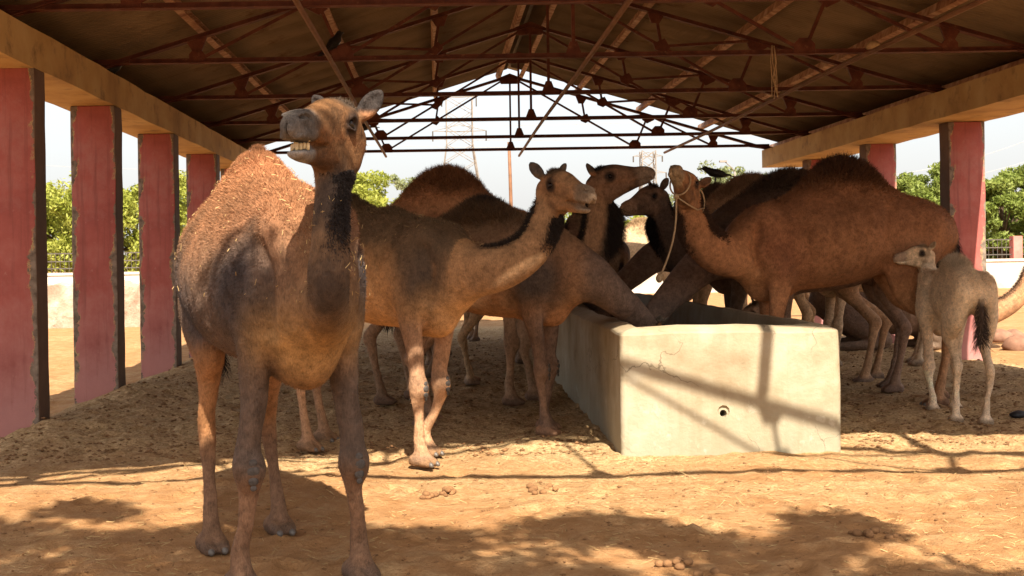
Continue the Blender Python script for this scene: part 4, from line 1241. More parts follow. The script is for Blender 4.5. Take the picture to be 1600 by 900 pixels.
# --- the front camel, looking at us with its teeth bared
def camel_front():
    c = Camel((-.81, 5.66), -65).start()
    c.trunk(belly=1.22)
    c.hump(x=-.16, top=1.97, length=.50, w=.17)
    c.foreleg(-1, .40, .27, bend=-.02); c.foreleg(1, .45, .27, bend=.02)
    c.hindleg(-1, -.40, .20, hock=-.52); c.hindleg(1, -.62, .22, hock=-.74)
    c.neck([st(c, 504, 476, 5.02, .145, .112), st(c, 511, 474, 4.80, .110, .088), st(c, 514, 436, 4.66, .096, .080), st(c, 517, 370, 4.66, .090, .075), st(c, 520, 310, 4.72, .086, .071), st(c, 526, 250, 4.84, .080, .067)], k=.055)
    c.head(c.L(534, 208, 4.86), dirL(c, -.34, -.94, .04), size=1.02, mouth=.6, ear_dir=[(-.25, -.7, .85), (-.15, .75, .9)])
    c.tail()
    c.mesh(.017, .0062)
    q = c.hq; d = .6 * .055
    rt = np.random.default_rng(3)
    low = [(q(.398 - .9*abs(b)**1.5*6*.1 - abs(b)*.55, b + rt.normal()*.0012, -.072 - d*.95 + rt.normal()*.0015), .0100*1.07*(.85 + .3*rt.random()), (.5, .62, 1.15 + .3*rt.random())) for b in np.linspace(-.034, .034, 7)]
    up = [(q(.392 - abs(b)*.55, b, -.070 - d*.18), .0085*1.07, (.5, .6, .9)) for b in (-.036, -.026, .026, .036)]
    p = pal(base=(.155, .085, .042), top=(.20, .092, .044), humptop=(.21, .090, .042), flank=(.030, .025, .027), shoulder=(.036, .028, .028), belly=(.15, .078, .036), leg=(.25, .118, .050), foreleg=(.072, .049, .037), shin=(.14, .078, .046),
            neck=(.125, .072, .038), beard=(.026, .019, .017), head=(.115, .055, .023), shx=.50, shw=.30, crown=(.058, .040, .028), muzzle=(.070, .058, .050), chin=(.17, .15, .135), ear=(.028, .022, .020), chest=(.30, .170, .065), beardw=.45, manew=.2, fuzz0=1.9, fuzz1=2.05, beard0=1.45, beard1=1.95, seed=1, gain=1.28,
            patch=[(*c.L(515, 472, 4.60), .145, (.030, .022, .019)), (*c.L(522, 300, 4.60), .12, (.034, .024, .020))], foot=(.06, .045, .04))
    r = finish(c, p, 'camel', 'large brown camel standing in front, facing us with bared teeth', nails=True, knees=True, fuzz=1.4, wool=9000, coat=60000, teeth=[low, up], seed=11, beard=.42, mane=.3)
    CAMELS['front'] = (c, r)

def camel_b():
    c = Camel((-.40, 8.56), -40, .98).start()
    c.trunk(belly=.98); c.hump(x=-.34, top=1.90, length=.42, w=.15)
    x, y = fp(c, 655, 733); c.foreleg(-1, min(max(x, .3), .65), .20)
    c.foreleg(1, .26, .16, bend=.03)
    c.hindleg(-1, -.62, .2); c.hindleg(1, -.85, .2)
    c.neck([st(c, 738, 425, 7.98, .185, .13), st(c, 790, 416, 7.86, .150, .108), st(c, 832, 388, 7.80, .128, .096), st(c, 852, 345, 7.80, .108, .085), st(c, 860, 312, 7.82, .092, .076)])
    c.head(c.L(862, 292, 7.82), dirL(c, .50, -.84, -.12), size=.96, mouth=.6)
    c.tail(); c.mesh(.024, .0085)
    p = pal(shx=.60, shw=.20, gain=1.45, top0=1.22, base=(.29, .155, .068), top=(.080, .049, .026), humptop=(.03, .021, .015), shoulder=(.036, .027, .022), belly=(.32, .165, .065), leg=(.27, .15, .085), foreleg=(.21, .12, .07), shin=(.26, .15, .085), neck=(.20, .112, .056), beard=(.028, .020, .016),
            head=(.20, .105, .050), crown=(.07, .044, .026), muzzle=(.15, .105, .07), ear=(.05, .038, .030), beardw=.3, manew=.5, beard0=1.45, beard1=1.75, chest=(.30, .18, .09), seed=5)
    CAMELS['b'] = (c, finish(c, p, 'camel', 'tan camel beside the front camel, neck stretched right, chewing with open mouth', seed=21, coat=26000, nails=True, beard=.55, mane=.8, knees=True, wool=2500))

def camel_c():
    c = Camel((.46, 9.62), -30, .96).start()
    c.trunk(belly=1.02); c.hump(x=-.10, top=1.97, length=.34, w=.18)
    x, y = fp(c, 838, 682); c.foreleg(1, .38, .17); x2, y2 = fp(c, 868, 692); c.foreleg(-1, .52, .13)
    c.hindleg(-1, -.62, .2); c.hindleg(1, -.78, .2)
    c.neck([st(c, 915, 430, 9.22, .20, .14), st(c, 950, 455, 9.2, .150, .11), st(c, 985, 485, 9.25, .118, .092), st(c, 1008, 508, 9.3, .100, .080)])
    c.head(c.L(1020, 520, 9.3), dirL(c, .55, 0, -.80), up=dirL(c, .8, 0, .55), size=.95)
    c.tail(); c.mesh(.024, .010)
    p = pal(base=(.14, .073, .036), top=(.085, .050, .028), humptop=(.024, .017, .013), shoulder=(.034, .025, .021), belly=(.21, .098, .044), leg=(.17, .10, .06), foreleg=(.085, .052, .036), shx=.50, shw=.28, neck=(.070, .047, .036), patch=[(-.05, -.33, 1.12, .16, (.26, .19, .14)), (.12, -.34, 1.20, .07, (.34, .27, .22))], beard=(.032, .024, .02), head=(.16, .10, .06), crown=(.06, .04, .03), muzzle=(.14, .1, .07), ear=(.05, .04, .03), beardw=.3, manew=.3, fuzz0=1.6, fuzz1=1.85, gain=1.95, seed=9)
    CAMELS['c'] = (c, finish(c, p, 'camel', 'brown camel with dark shaggy hump, its head lowered into the trough from the left', seed=31, coat=20000, fuzz=1.3, beard=0, mane=.4, knees=True))

def camel_d():
    c = Camel((.22, 11.25), -9, 1.06).start()
    c.trunk(); c.hump(x=-.12, top=2.11, length=.40, w=.18)
    c.foreleg(-1, .45, .2); c.foreleg(1, .62, .18); c.hindleg(-1, -.7, .2); c.hindleg(1, -.5, .2)
    c.neck([st(c, 880, 432, 11.0, .19, .13), st(c, 912, 418, 10.95, .16, .11), st(c, 932, 375, 10.9, .13, .1), st(c, 936, 330, 10.9, .115, .09), st(c, 936, 300, 10.9, .1, .08)])
    c.head(c.L(936, 284, 10.9), dirL(c, .93, -.22, .22), size=1.0)
    c.tail(); c.mesh(.026, .0105)
    p = pal(base=(.19, .092, .045), top=(.20, .095, .045), humptop=(.16, .072, .034), belly=(.16, .085, .045), leg=(.20, .125, .075), neck=(.17, .095, .050), beard=(.030, .022, .018), head=(.13, .072, .042), crown=(.03, .022, .018), muzzle=(.16, .11, .075), ear=(.07, .05, .035), beardw=.9, manew=.3, gain=1.65, seed=13)
    CAMELS['d'] = (c, finish(c, p, 'camel', 'reddish brown camel with long dark beard, head raised high and pointing right', seed=41, fuzz=1.2, beard=1.9, mane=.9, wool=1500))

def camel_n():
    c = Camel((.55, 15.6), 15, 1.05).start()
    c.trunk(); c.hump(top=2.13, w=.16); c.foreleg(-1); c.foreleg(1, .58); c.hindleg(-1); c.hindleg(1, -.55)
    c.neck([(.9, 0, 1.35, .18, .12), (1.12, 0, 1.45, .14, .1), (1.25, 0, 1.62, .12, .09), (1.30, 0, 1.78, .1, .08)]); c.head((1.31, 0, 1.80), (.8, -.3, -.1), size=.95)
    c.tail(); c.mesh(.034, .016)
    p = pal(base=(.19, .11, .06), top=(.17, .09, .05), humptop=(.08, .045, .03), belly=(.2, .12, .07), leg=(.2, .125, .075), neck=(.18, .1, .06), beard=(.03, .022, .018), head=(.18, .11, .06), crown=(.06, .04, .03), muzzle=(.15, .1, .07), ear=(.07, .05, .035), seed=15)
    CAMELS['n'] = (c, finish(c, p, 'camel', 'camel far inside the shed, only hump top and legs showing behind the shaggy hump', seed=45, fuzz=.6))

def camel_f():
    c = Camel((4.25, 25.2), 176, 1.08).start()
    c.trunk(); c.hump(top=2.06, w=.2); c.foreleg(-1); c.foreleg(1, .55); c.hindleg(-1); c.hindleg(1, -.55)
    c.neck([(.88, 0, 1.18, .2, .13), (1.10, 0, 1.02, .16, .11), (1.30, 0, .88, .13, .1), (1.45, 0, .78, .1, .08)]); c.head((1.5, 0, .75), (.8, 0, -.5), size=.95)
    c.tail(); c.mesh(.034, .016)
    p = pal(base=(.36, .25, .15), top=(.33, .22, .13), humptop=(.27, .18, .10), belly=(.36, .26, .17), leg=(.34, .25, .16), neck=(.34, .24, .15), beard=(.16, .11, .07), head=(.3, .2, .13), crown=(.2, .14, .09), muzzle=(.2, .15, .1), ear=(.2, .14, .1), beardw=.2, manew=.2, seed=17)
    CAMELS['f'] = (c, finish(c, p, 'camel', 'pale fawn camel beyond the end of the trough, seen between the necks', seed=47, fuzz=.6))

def camel_g():
    c = Camel((3.70, 12.75), 180, 1.10).start()
    c.trunk(belly=1.0); c.hump(x=-.12, top=2.10, length=.55, w=.18)
    c.foreleg(-1, .40, .2); c.foreleg(1, .55, .2)
    for side, px in ((-1, 1380), (1, 1328)):
        x, y = fp(c, px, 592); c.hindleg(side, min(max(x, -1.0), -.45), .19)
    c.neck([st(c, 1092, 408, 12.6, .20, .14), st(c, 1062, 402, 12.5, .165, .115), st(c, 1042, 368, 12.45, .135, .1), st(c, 1033, 335, 12.45, .115, .09), st(c, 1028, 315, 12.45, .098, .08)])
    c.head(c.L(1026, 306, 12.45), dirL(c, -.80, -.45, -.22), size=.95)
    c.tail(); c.mesh(.026, .011)
    p = pal(base=(.052, .032, .022), top=(.050, .030, .020), humptop=(.055, .034, .022), belly=(.07, .044, .03), leg=(.19, .115, .065), foreleg=(.05, .035, .026), neck=(.050, .032, .023), beard=(.018, .013, .011), head=(.085, .05, .032), crown=(.03, .02, .015), muzzle=(.13, .08, .05), ear=(.05, .035, .025), gain=2.5, seed=19)
    CAMELS['g'] = (c, finish(c, p, 'camel', 'dark chocolate camel behind the haltered one, head turned left', seed=51, beard=1.0, mane=.45))

def camel_i():
    c = Camel((3.88, 11.84), 180, 1.04).start()
    c.trunk(belly=.92); c.hump(x=-.12, top=2.02, w=.15)
    c.foreleg(-1, .52, .17); c.foreleg(1, .40, .17); c.hindleg(-1); c.hindleg(1, -.6)
    c.neck([st(c, 1122, 402, 11.7, .215, .15), st(c, 1088, 422, 11.6, .175, .125), st(c, 1050, 460, 11.5, .135, .105), st(c, 1022, 492, 11.5, .112, .09)])
    c.head(c.L(1010, 508, 11.5), dirL(c, -.55, 0, -.82), up=dirL(c, -.8, 0, .55), size=.95)
    c.tail(); c.mesh(.028, .014)
    p = pal(base=(.075, .045, .032), top=(.07, .042, .03), humptop=(.05, .03, .02), belly=(.08, .05, .035), leg=(.09, .058, .04), neck=(.075, .050, .038), beard=(.03, .02, .017), head=(.08, .05, .035), crown=(.04, .03, .02), muzzle=(.1, .07, .05), ear=(.05, .035, .025), gain=2.9, seed=23)
    CAMELS['i'] = (c, finish(c, p, 'camel', 'dark brown camel reaching down into the trough from the right, nearer one', seed=55, beard=0, mane=.6))

def camel_i2():
    c = Camel((3.72, 14.4), 180, 1.10).start()
    c.trunk(); c.hump(top=2.14, w=.2, length=.5); c.foreleg(-1); c.foreleg(1, .58); c.hindleg(-1); c.hindleg(1, -.55)
    c.neck([st(c, 1050, 395, 14.3, .21, .14), st(c, 1022, 402, 14.2, .17, .115), st(c, 990, 428, 14.1, .135, .1), st(c, 965, 450, 14.1, .11, .09)])
    c.head(c.L(955, 458, 14.1), dirL(c, -.7, 0, -.72), up=dirL(c, -.7, 0, .7), size=.95)
    c.tail(); c.mesh(.030, .015)
    p = pal(base=(.16, .098, .055), top=(.19, .115, .066), humptop=(.16, .095, .055), belly=(.2, .12, .07), leg=(.24, .16, .09), neck=(.075, .05, .036), beard=(.03, .022, .018), head=(.12, .07, .045), crown=(.04, .03, .02), muzzle=(.1, .07, .05), ear=(.05, .035, .025), gain=2.3, seed=25)
    CAMELS['i2'] = (c, finish(c, p, 'camel', 'brown camel reaching into the trough from the right, the farther one with maned neck', seed=57, beard=0, mane=1.5))

def camel_j():
    c = Camel((4.0, 16.9), 78, 1.12).start()
    c.trunk(); c.hump(top=2.13, w=.19, length=.45); c.foreleg(-1); c.foreleg(1, .58); c.hindleg(-1); c.hindleg(1, -.6)
    c.neck([(.9, 0, 1.3, .18, .12), (1.12, 0, 1.3, .14, .1), (1.3, 0, 1.42, .12, .09), (1.38, 0, 1.58, .1, .08)]); c.head((1.4, 0, 1.62), (.9, .1, -.1), size=.95)
    c.tail(); c.mesh(.034, .018)
    p = pal(base=(.17, .11, .07), top=(.16, .10, .062), humptop=(.10, .066, .043), belly=(.2, .13, .08), leg=(.22, .15, .09), neck=(.17, .11, .07), beard=(.05, .035, .025), head=(.17, .11, .07), crown=(.06, .04, .03), muzzle=(.15, .1, .07), ear=(.07, .05, .035), seed=27)
    CAMELS['j'] = (c, finish(c, p, 'camel', 'camel seen from behind with a crow perched on its hump', seed=59, fuzz=.7))

def camel_h():
    c = Camel((3.58, 10.92), 180, 1.09).start()
    c.trunk(belly=1.0, st=[(-.93, 0, 1.42, .16, .12), (-.82, 0, 1.45, .28, .205), (-.55, 0, 1.47, .33, .255), (-.18, 0, 1.42, .385, .32), (.18, 0, 1.39, .40, .31), (.46, 0, 1.345, .365, .26), (.64, 0, 1.37, .22, .17)])
    c.hump(x=-.16, top=2.10, length=.34, w=.17)
    c.foreleg(-1, .40, .19); c.foreleg(1, .50, .21)
    for side, px, py in ((1, 1440, 626), (-1, 1490, 612)):
        x, y = fp(c, px, py); c.hindleg(side, min(max(x, -1.05), -.5), .2)
    c.neck([st(c, 1165, 398, 10.8, .205, .14), st(c, 1122, 396, 10.62, .17, .118), st(c, 1092, 372, 10.5, .138, .1), st(c, 1080, 338, 10.45, .115, .088), st(c, 1076, 318, 10.44, .098, .08)])
    c.head(c.L(1077, 300, 10.42), dirL(c, -.42, -.75, .42), size=.94, ear_dir=[(-.3, -.75, .85), (-.3, .75, .85)])
    c.tail([(-1.00, 0, 1.58), (-1.09, .02, 1.45), (-1.10, .04, 1.2), (-1.08, .05, .95)]); c.mesh(.022, .0085)
    p = pal(base=(.185, .086, .040), top=(.140, .064, .031), humptop=(.060, .030, .018), belly=(.25, .115, .05), leg=(.26, .135, .066), foreleg=(.24, .115, .055), shin=(.30, .17, .09), neck=(.24, .110, .050), beard=(.07, .038, .024), head=(.23, .115, .055), crown=(.08, .04, .025), muzzle=(.21, .15, .09), ear=(.12, .065, .038), beardw=.35, manew=.35, chest=(.26, .13, .06), shoulder=(.15, .062, .03), gain=1.62, seed=29)
    CAMELS['h'] = (c, finish(c, p, 'camel', 'big reddish brown camel in profile wearing a rope halter, muzzle lifted', seed=61, coat=26000, fuzz=1.1, beard=.5, mane=.8, nails=True, wool=1500))

def camel_calf():
    c = Camel((4.40, 10.08), 82, .73).start()
    c.trunk(thin=.78, st=[(-.86, 0, 1.46, .12, .12), (-.74, 0, 1.48, .23, .20), (-.45, 0, 1.47, .27, .225), (-.12, 0, 1.43, .29, .25), (.18, 0, 1.41, .31, .25), (.42, 0, 1.41, .30, .21), (.58, 0, 1.42, .20, .16)])
    c.tube('hump', [(-.30, 0, 1.66, .11, .10), (-.14, 0, 1.74, .11, .08), (.05, 0, 1.66, .11, .10)], k=.12)
    c.foreleg(-1, .44, .14); c.foreleg(1, .34, .15); c.hindleg(-1, -.78, .115); c.hindleg(1, -.60, .15)
    c.neck([st(c, 1468, 460, 10.55, .15, .12), st(c, 1456, 442, 10.6, .125, .10), st(c, 1450, 422, 10.6, .11, .09), st(c, 1448, 408, 10.6, .10, .08)])
    c.head(c.L(1446, 397, 10.6), dirL(c, -.96, -.18, -.03), size=.90)
    c.tail([(-.92, 0, 1.56), (-.98, -.02, 1.42), (-.98, -.02, 1.15), (-.95, -.02, .95)]); c.mesh(.022, .010)
    p = pal(base=(.47, .37, .26), top=(.44, .34, .235), humptop=(.13, .07, .04), belly=(.46, .34, .22), leg=(.50, .38, .26), shin=(.56, .44, .32), neck=(.44, .32, .20), beard=(.34, .24, .15), head=(.44, .32, .20), crown=(.30, .21, .13), muzzle=(.22, .15, .10), chin=(.5, .4, .28), ear=(.26, .18, .11), beardw=.2, manew=.2, fuzz0=1.68, fuzz1=1.8, tuft=(.05, .035, .028), seed=33)
    CAMELS['calf'] = (c, finish(c, p, 'camel_calf', 'cream woolly calf standing behind the big camel, head turned left', cat='calf', seed=71, coat=16000, fuzz=.7, beard=0, mane=.35, scale_hair=1.25, wool=3500))

def camel_lying():
    c = Camel((6.55, 17.0), -2, 1.05, lift=-.80).start()
    c.trunk(belly=1.08); c.hump(x=-.1, top=2.0, w=.18)
    z = .80 / 1.05
    for s_ in (-1, 1):
        c.tube('leg', [(.46, s_*.18, 1.35, .18, .11), (.42, s_*.24, 1.05, .13, .11), (.60, s_*.25, z + .13, .095, .08), (.74, s_*.25, z + .09, .08, .075)], k=.05)
        c.tube('leg', [(.74, s_*.25, z + .08, .075, .07), (.50, s_*.27, z + .06, .05, .05), (.28, s_*.28, z + .06, .06, .06)], k=.03)
        c.tube('leg', [(-.72, s_*.18, 1.35, .26, .12), (-.50, s_*.28, 1.1, .18, .11), (-.22, s_*.33, z + .14, .10, .08), (-.52, s_*.33, z + .08, .07, .06), (-.86, s_*.30, z + .07, .055, .055)], k=.05)
    c.neck([st(c, 1522, 492, 16.9, .18, .125), st(c, 1562, 484, 16.9, .145, .105), st(c, 1592, 462, 16.9, .125, .095), st(c, 1612, 425, 16.9, .11, .085), st(c, 1618, 395, 16.9, .098, .08)])
    c.head(c.L(1622, 378, 16.9), dirL(c, .95, -.2, .0), size=.95)
    c.tail([(-1.02, 0, 1.45), (-1.12, 0, 1.25), (-1.15, .05, 1.0), (-1.15, .05, .9)]); c.mesh(.028, .013, ground_clip=False)
    p = pal(base=(.095, .062, .044), top=(.12, .072, .045), humptop=(.06, .04, .03), belly=(.075, .05, .04), leg=(.11, .075, .052), neck=(.24, .125, .062), beard=(.08, .045, .03), head=(.22, .12, .06), crown=(.08, .05, .03), muzzle=(.2, .14, .09), ear=(.1, .06, .04), beardw=.2, manew=.6, seed=37)
    CAMELS['lying'] = (c, finish(c, p, 'camel', 'dark camel lying on the ground behind the big camel and the calf', seed=75, fuzz=.7, beard=0, mane=.6))

import os as _os
for fn in (camel_front, camel_b, camel_c, camel_d, camel_n, camel_f, camel_g, camel_i, camel_i2, camel_j, camel_h, camel_calf, camel_lying):
    fn()

def again(key, loc, heading, scale, label):
    c, r0 = CAMELS[key]; r = copy_tree(r0)
    r.location = (loc[0], loc[1], gz(*loc)); r.rotation_euler = (0, 0, math.radians(heading)); r.scale = (scale,)*3
    tag(r, label)
again('n', (-.75, 13.9), 168, .90, 'camel deep in the shed behind the tan camel, mostly its legs showing')
again('j', (2.55, 18.6), 100, .96, 'camel deep in the shed beyond the trough, hidden behind the bearded neck')
again('f', (5.35, 14.6), 184, .95, 'camel hidden behind the big haltered camel, its pale legs showing below')
again('i2', (5.6, 19.8), 170, .92, 'camel at the far right end of the shed, behind the lying one')
again('i2', (.85, 13.3), 20, .86, 'camel in the shed behind the shaggy-humped one, only legs and belly showing')
again('j', (-.1, 17.6), 95, .90, 'camel deep in the shed seen end on between the legs of nearer ones')
again('n', (1.0, 19.9), 205, .88, 'farthest camel left of the trough, only its legs showing')
# ================================================================== small things
def crow(loc, yaw, size, label, pitch=0.0):
    root = empty('crow', loc, yaw); root.scale = (size,)*3
    c, n = math.cos(pitch), math.sin(pitch)
    def r(x, y, z): return (x*c - z*n, y, x*n + z*c + .07)
    m = MB()
    m.tube([r(-.14, 0, .02), r(-.09, 0, .035), r(-.02, 0, .05), (r(.05, 0, .065)), r(.10, 0, .095), r(.135, 0, .115), r(.165, 0, .112)], [.018, .042, .056, .052, .036, .032, .012], 12)
    m.build('body', M_crow, root, True)
    MB().tube([r(.155, 0, .112), r(.19, 0, .106), r(.215, 0, .095)], [.013, .010, .002], 7).build('beak', M_crow, root, True)
    for s in (-1, 1):
        m = MB(); V = [r(.06, s*.045, .085), r(.05, s*.058, .05), r(-.06, s*.055, .025), r(-.2, s*.025, .012), r(-.19, s*.012, .03), r(-.05, s*.045, .07)]
        V += [(x, y - s*.012, z) for x, y, z in V]
        m.add(V, [(0,1,2,3,4,5), (11,10,9,8,7,6)] + [(i, (i+1) % 6, 6+(i+1) % 6, 6+i) for i in range(6)]); m.build('wing', M_crow, root)
        MB().tube([r(.0, s*.02, .01), (0.01, s*.022, -.02)], [.008, .005], 6).build('leg', M_crow, root)
    m = MB(); V = [r(-.12, -.02, .035), r(-.12, .02, .035), r(-.29, .035, -.005), r(-.30, 0, -.006), r(-.29, -.035, -.005)]; V += [(x, y, z - .008) for x, y, z in V]
    m.add(V, [(0,1,2,3,4), (9,8,7,6,5)] + [(i, 5+i, 5+(i+1) % 5, (i+1) % 5) for i in range(5)]); m.build('tail', M_crow, root)
    tag(root, label, 'crow', 'crows'); return root
cj = CAMELS['j'][0]
ij = np.argmax(cj.V[:, 2] - 5*(np.abs(cj.V[:, 1]) > .06)); pj = cj.V[ij] * cj.s
cs, sn = math.cos(cj.psi), math.sin(cj.psi)
crow((cj.x + pj[0]*cs - pj[1]*sn, cj.y + pj[0]*sn + pj[1]*cs, cj.z + pj[2] + .03), math.radians(178), 1.15, 'black crow perched on a camel hump in the middle of the herd')
crow((XL - .12, 12.75, 3.44), math.radians(25), 1.0, 'black crow sitting on the left ochre beam', .35)
crow((P(524, 82, 12.05).x, 12.05, TZ + .045), math.radians(60), 1.0, 'black crow on a truss tie above the front camel, nearest the roof', .4)
crow((P(566, 210, 20.05).x, 20.05, TZ + .05), math.radians(150), 1.15, 'black crow on a far truss just right of the front camel ear', -.15)

# rope halter of the haltered camel
def halter():
    c, r = CAMELS['h']
    M4 = Matrix.Translation((c.x, c.y, c.z)) @ Matrix.Rotation(c.psi, 4, 'Z') @ Matrix.Scale(c.s, 4)
    def w(a, b, z): return M4 @ Vector(c.hq(a, b, z))
    def loop(f, n=26): return [f(2*math.pi*k/n) for k in range(n + 1)]
    root = empty('rope_halter', w(.25, 0, -.05)); inv = Matrix.Translation(root.location).inverted()
    def rope(name, pts, rad): 
        MB().tube([inv @ p for p in pts], rad, 7).build(name, M_rope, root, True)
    rope('noseband', loop(lambda t: w(.255, .088*math.cos(t), -.050 + .118*math.sin(t))), .0075)
    rope('neck_loop', loop(lambda t: w(-.085 + .05*math.sin(t), .118*math.cos(t), -.07 + .155*math.sin(t))), .0075)
    k = w(.25, -.02, -.178)
    rope('chin_strap', [k, w(.15, .05, -.20), w(.02, .10, -.19), w(-.08, .115, -.12)], .007)
    V, F = uv_ball(tuple(inv @ k), .026, 10, 7); MB().add(V, F).build('knot', M_rope, root, True)
    e = P(1030, 435, k.y - .12)
    pts = [k.lerp(Vector((e.x, e.y, e.z)), t) + Vector((.05*math.sin(t*3.1), 0, 0)) for t in np.linspace(0, 1, 12)]
    rope('lead_rope', pts, .0085)
    V, F = uv_ball(tuple(inv @ Vector(e)), .03, 10, 7, (1, 1, 1.3)); MB().add(V, F).build('knot', M_rope, root, True)
    tag(root, 'pale rope halter with hanging lead on the reddish brown camel', 'halter')
halter()
# frayed rope hanging from a truss
p = P(1203, 82, 12.05)
m = MB()
for k in range(6):
    q = random.uniform(-.02, .02)
    m.tube([(p.x + q, 12.0 - .06 + q, TZ + .05), (p.x + q*1.6, 11.93, TZ - .12), (p.x + q + random.uniform(-.03, .03), 11.93, TZ - .28), (p.x + q*2 + .01, 11.93 + q, TZ - .46 + random.uniform(-.05, .04))], .0042, 5)
o = m.build('hanging_rope', M_rope, None, True); tag(o, 'frayed straw rope hanging from a truss tie on the right', 'rope')
o = MB().tube([(P(1362, 130, 12.05).x + dx, 12.0, TZ + .02 + dz) for dx, dz in ((-.07, 0), (-.03, .03), (.03, .025), (.075, 0))], [.02, .045, .045, .02], 7).build('cloth_scrap', M_rope, None, True)
tag(o, 'pale scrap of sacking tied to a truss joint on the right', 'rag')

def lump(name, loc, r, mat, label, cat, group=None, sq=(1, 1, .8), seed=0, n=14):
    V, F = uv_ball((0, 0, 0), 1, n, n - 4)
    V = np.array(V); nn = fbm(V[:, 0]*1.6 + seed, V[:, 1]*1.6, V[:, 2]*1.6 + seed*3, 3, seed)
    V = V * (.72 + .56 * nn)[:, None] * np.array(sq) * r
    me = bpy.data.meshes.new(name); me.from_pydata([tuple(v) for v in V], [], F); me.polygons.foreach_set('use_smooth', np.ones(len(F), bool)); me.update()
    o = link(name, me, mat, None, loc)
    if label: tag(o, label, cat, group)
    return o
for i, (px, py, r, lab) in enumerate([(1562, 522, .14, 'dark brown stone in the sun by the lying camel, leftmost of the heap'), (1583, 520, .12, 'brown stone in the sun by the lying camel, middle of the heap'), (1592, 536, .15, 'pale brown stone lowest in the heap by the lying camel')]):
    x, y = ground_at(px, py + 12); lump('stone', (x, y, gz(x, y) + r*.45), r*1.25, M_stone, lab, 'stone', 'stones by the lying camel', (1.2, 1, .8), 3 + i)
x, y = ground_at(1592, 652); lump('stone', (x, y, gz(x, y) + .02), .05, M_crow, 'small black lump on the litter at the right edge', 'stone', None, (1.5, 1, .7), 9)

# dung heaps: each a small pile
def dung(px, py, n, spread, label, seed):
    r = np.random.default_rng(seed); x, y = ground_at(px, py); root = empty('dung_pile', (x, y, gz(x, y)))
    for k in range(n):
        dx, dy = r.normal() * spread, r.normal() * spread; rr = .012 + .012 * r.random()
        V, F = uv_ball((dx, dy, gz(x + dx, y + dy) - gz(x, y) + rr*.6 + (.016 if abs(dx) + abs(dy) < spread*.8 else 0)), rr, 9, 6, (1.2, .9 + .3*r.random(), .85)); MB().add(V, F).build('dung_ball', M_dung, root, True)
    tag(root, label, 'dung')
dung(700, 772, 15, .03, 'small pile of dung balls on the sunlit sand in the middle', 1)
dung(664, 778, 6, .04, 'few broken dung crumbs left of the middle dung pile', 2)
dung(1065, 886, 12, .06, 'crumbled dung in the foreground shade below the trough', 3)
dung(1365, 836, 8, .05, 'dung crumbs on the sunlit sand at lower right', 4)
dung(848, 768, 8, .07, 'reddish dung scatter in front of the trough corner', 5)

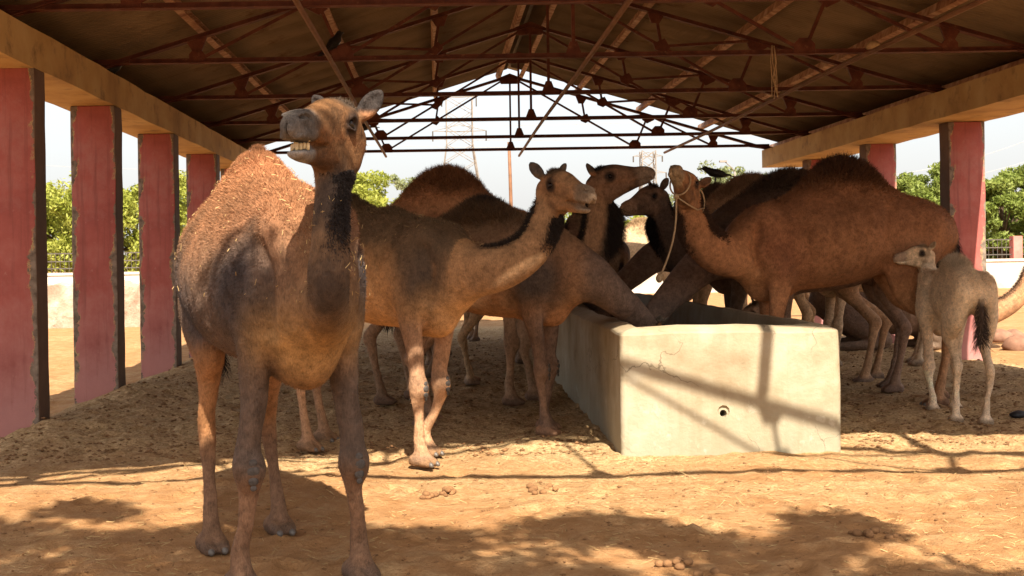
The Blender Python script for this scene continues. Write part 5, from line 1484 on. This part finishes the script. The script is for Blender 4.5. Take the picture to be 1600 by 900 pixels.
# litter: straw stalks and clods over the ground, nobody could count it
def straw():
    r = np.random.default_rng(4); n = 13000
    y = 3.2 + 15 * r.random(n) ** 1.25; x = (r.random(n) - .42) * (y * .92 + 1.2)
    keep = (x > -6) & (x < 8) & ~((x > 1.28) & (x < 3.02) & (y > 8.36)); x, y = x[keep], y[keep]; n = len(x)
    cl = vnoise(x*2.1, y*2.1, None, 5)*.6 + vnoise(x*.7, y*.7, None, 6)*.6 + .25*r.random(len(x)) > .72; x, y = x[cl], y[cl]; n = len(x)
    z = ground_h(x, y) + .006
    L = .008 + .024 * r.random(n) ** 2; a = r.random(n) * 6.283; t = r.normal(size=n) * .25
    d = np.stack([np.cos(a), np.sin(a), t], -1) * L[:, None]; s = np.stack([-np.sin(a), np.cos(a), np.zeros(n)], -1) * .0013
    p = np.stack([x, y, z], -1); up = np.array([0, 0, .0025])
    V = np.stack([p - d - s, p - d + s, p + d + s, p + d - s, p - d + up, p + d + up], 1).reshape(-1, 3); i = np.arange(n)*6
    F = np.concatenate([np.stack([i, i+4, i+5, i+3], -1), np.stack([i+1, i+2, i+5, i+4], -1)])
    tag(link('straw_litter', mesh_np('straw_litter', V, F), M_straw), 'short straw stalks scattered over the ground', 'straw', kind='stuff')
    y = np.concatenate([3.2 + 6 * r.random(5200), 8.5 + 12 * r.random(14000) ** 1.3]); n = len(y); x = (r.random(n) - .42) * (y * .92 + 1.2)
    keep = (x > np.where(y > 9.4, -3.3, -6)) & (x < 7.5) & ~((x > 1.2) & (x < 3.0) & (y > 8.3)); x, y = x[keep], y[keep]; n = len(x)
    V0 = np.array([(1, 0, 0), (-1, 0, 0), (0, 1, 0), (0, -1, 0), (0, 0, 1), (0, 0, -1)], float)
    F0 = np.array([(0, 2, 4), (2, 1, 4), (1, 3, 4), (3, 0, 4), (2, 0, 5), (1, 2, 5), (3, 1, 5), (0, 3, 5)])
    R = np.where(y < 8.5, .003 + .009 * r.random(n) ** 3, .005 + .014 * r.random(n) ** 2.5)
    V = (V0[None] * R[:, None, None] * np.array([1.3, 1, .6]) * (.6 + .8 * r.random((n, 6, 1)))) + np.stack([x, y, ground_h(x, y) + R*.25], -1)[:, None, :]
    F = F0[None] + (np.arange(n) * 6)[:, None, None]
    tag(link('soil_clods', mesh_np('soil_clods', V.reshape(-1, 3), F.reshape(-1, 3), False), M_dung), 'small clods and crumbs of dry dung over the ground', 'clods', kind='stuff')
straw()
def straw_on(c, n, seed, label, zmin=1.25):
    r = np.random.default_rng(seed); ok = np.where((c.V[:, 2] > zmin) & (c.dg['head'] > .06) & (c.dg['ear'] > .05) & (c.N[:, 2] > -.1))[0]
    k = r.choice(ok, n); p = c.V[k] + c.N[k] * .02
    d = np.cross(c.N[k], r.normal(size=(n, 3))) + c.N[k] * .25 * r.normal(size=(n, 1)); d /= np.linalg.norm(d, axis=1)[:, None]; s = np.cross(c.N[k], d) * .0010
    L = (.004 + .016 * r.random(n) ** 2.5)[:, None]; up = c.N[k] * .003
    V = np.stack([p - d*L - s, p - d*L + s, p + d*L + s, p + d*L - s, p - d*L + up, p + d*L + up], 1).reshape(-1, 3); i = np.arange(n)*6
    F = np.concatenate([np.stack([i, i+4, i+5, i+3], -1), np.stack([i+1, i+2, i+5, i+4], -1)])
    o = link('straw_bits', mesh_np('straw_bits', V * c.s, F), M_straw, None, (c.x, c.y, c.z)); o.rotation_euler = (0, 0, c.psi)
    tag(o, label, 'straw', kind='stuff')
straw_on(CAMELS['front'][0], 330, 1, 'straw bits caught in the coat of the front camel')
straw_on(CAMELS['d'][0], 160, 2, 'straw bits on the back of the camel with raised head', 1.5)
straw_on(CAMELS['b'][0], 120, 3, 'straw bits on the back of the camel beside the front one', 1.4)
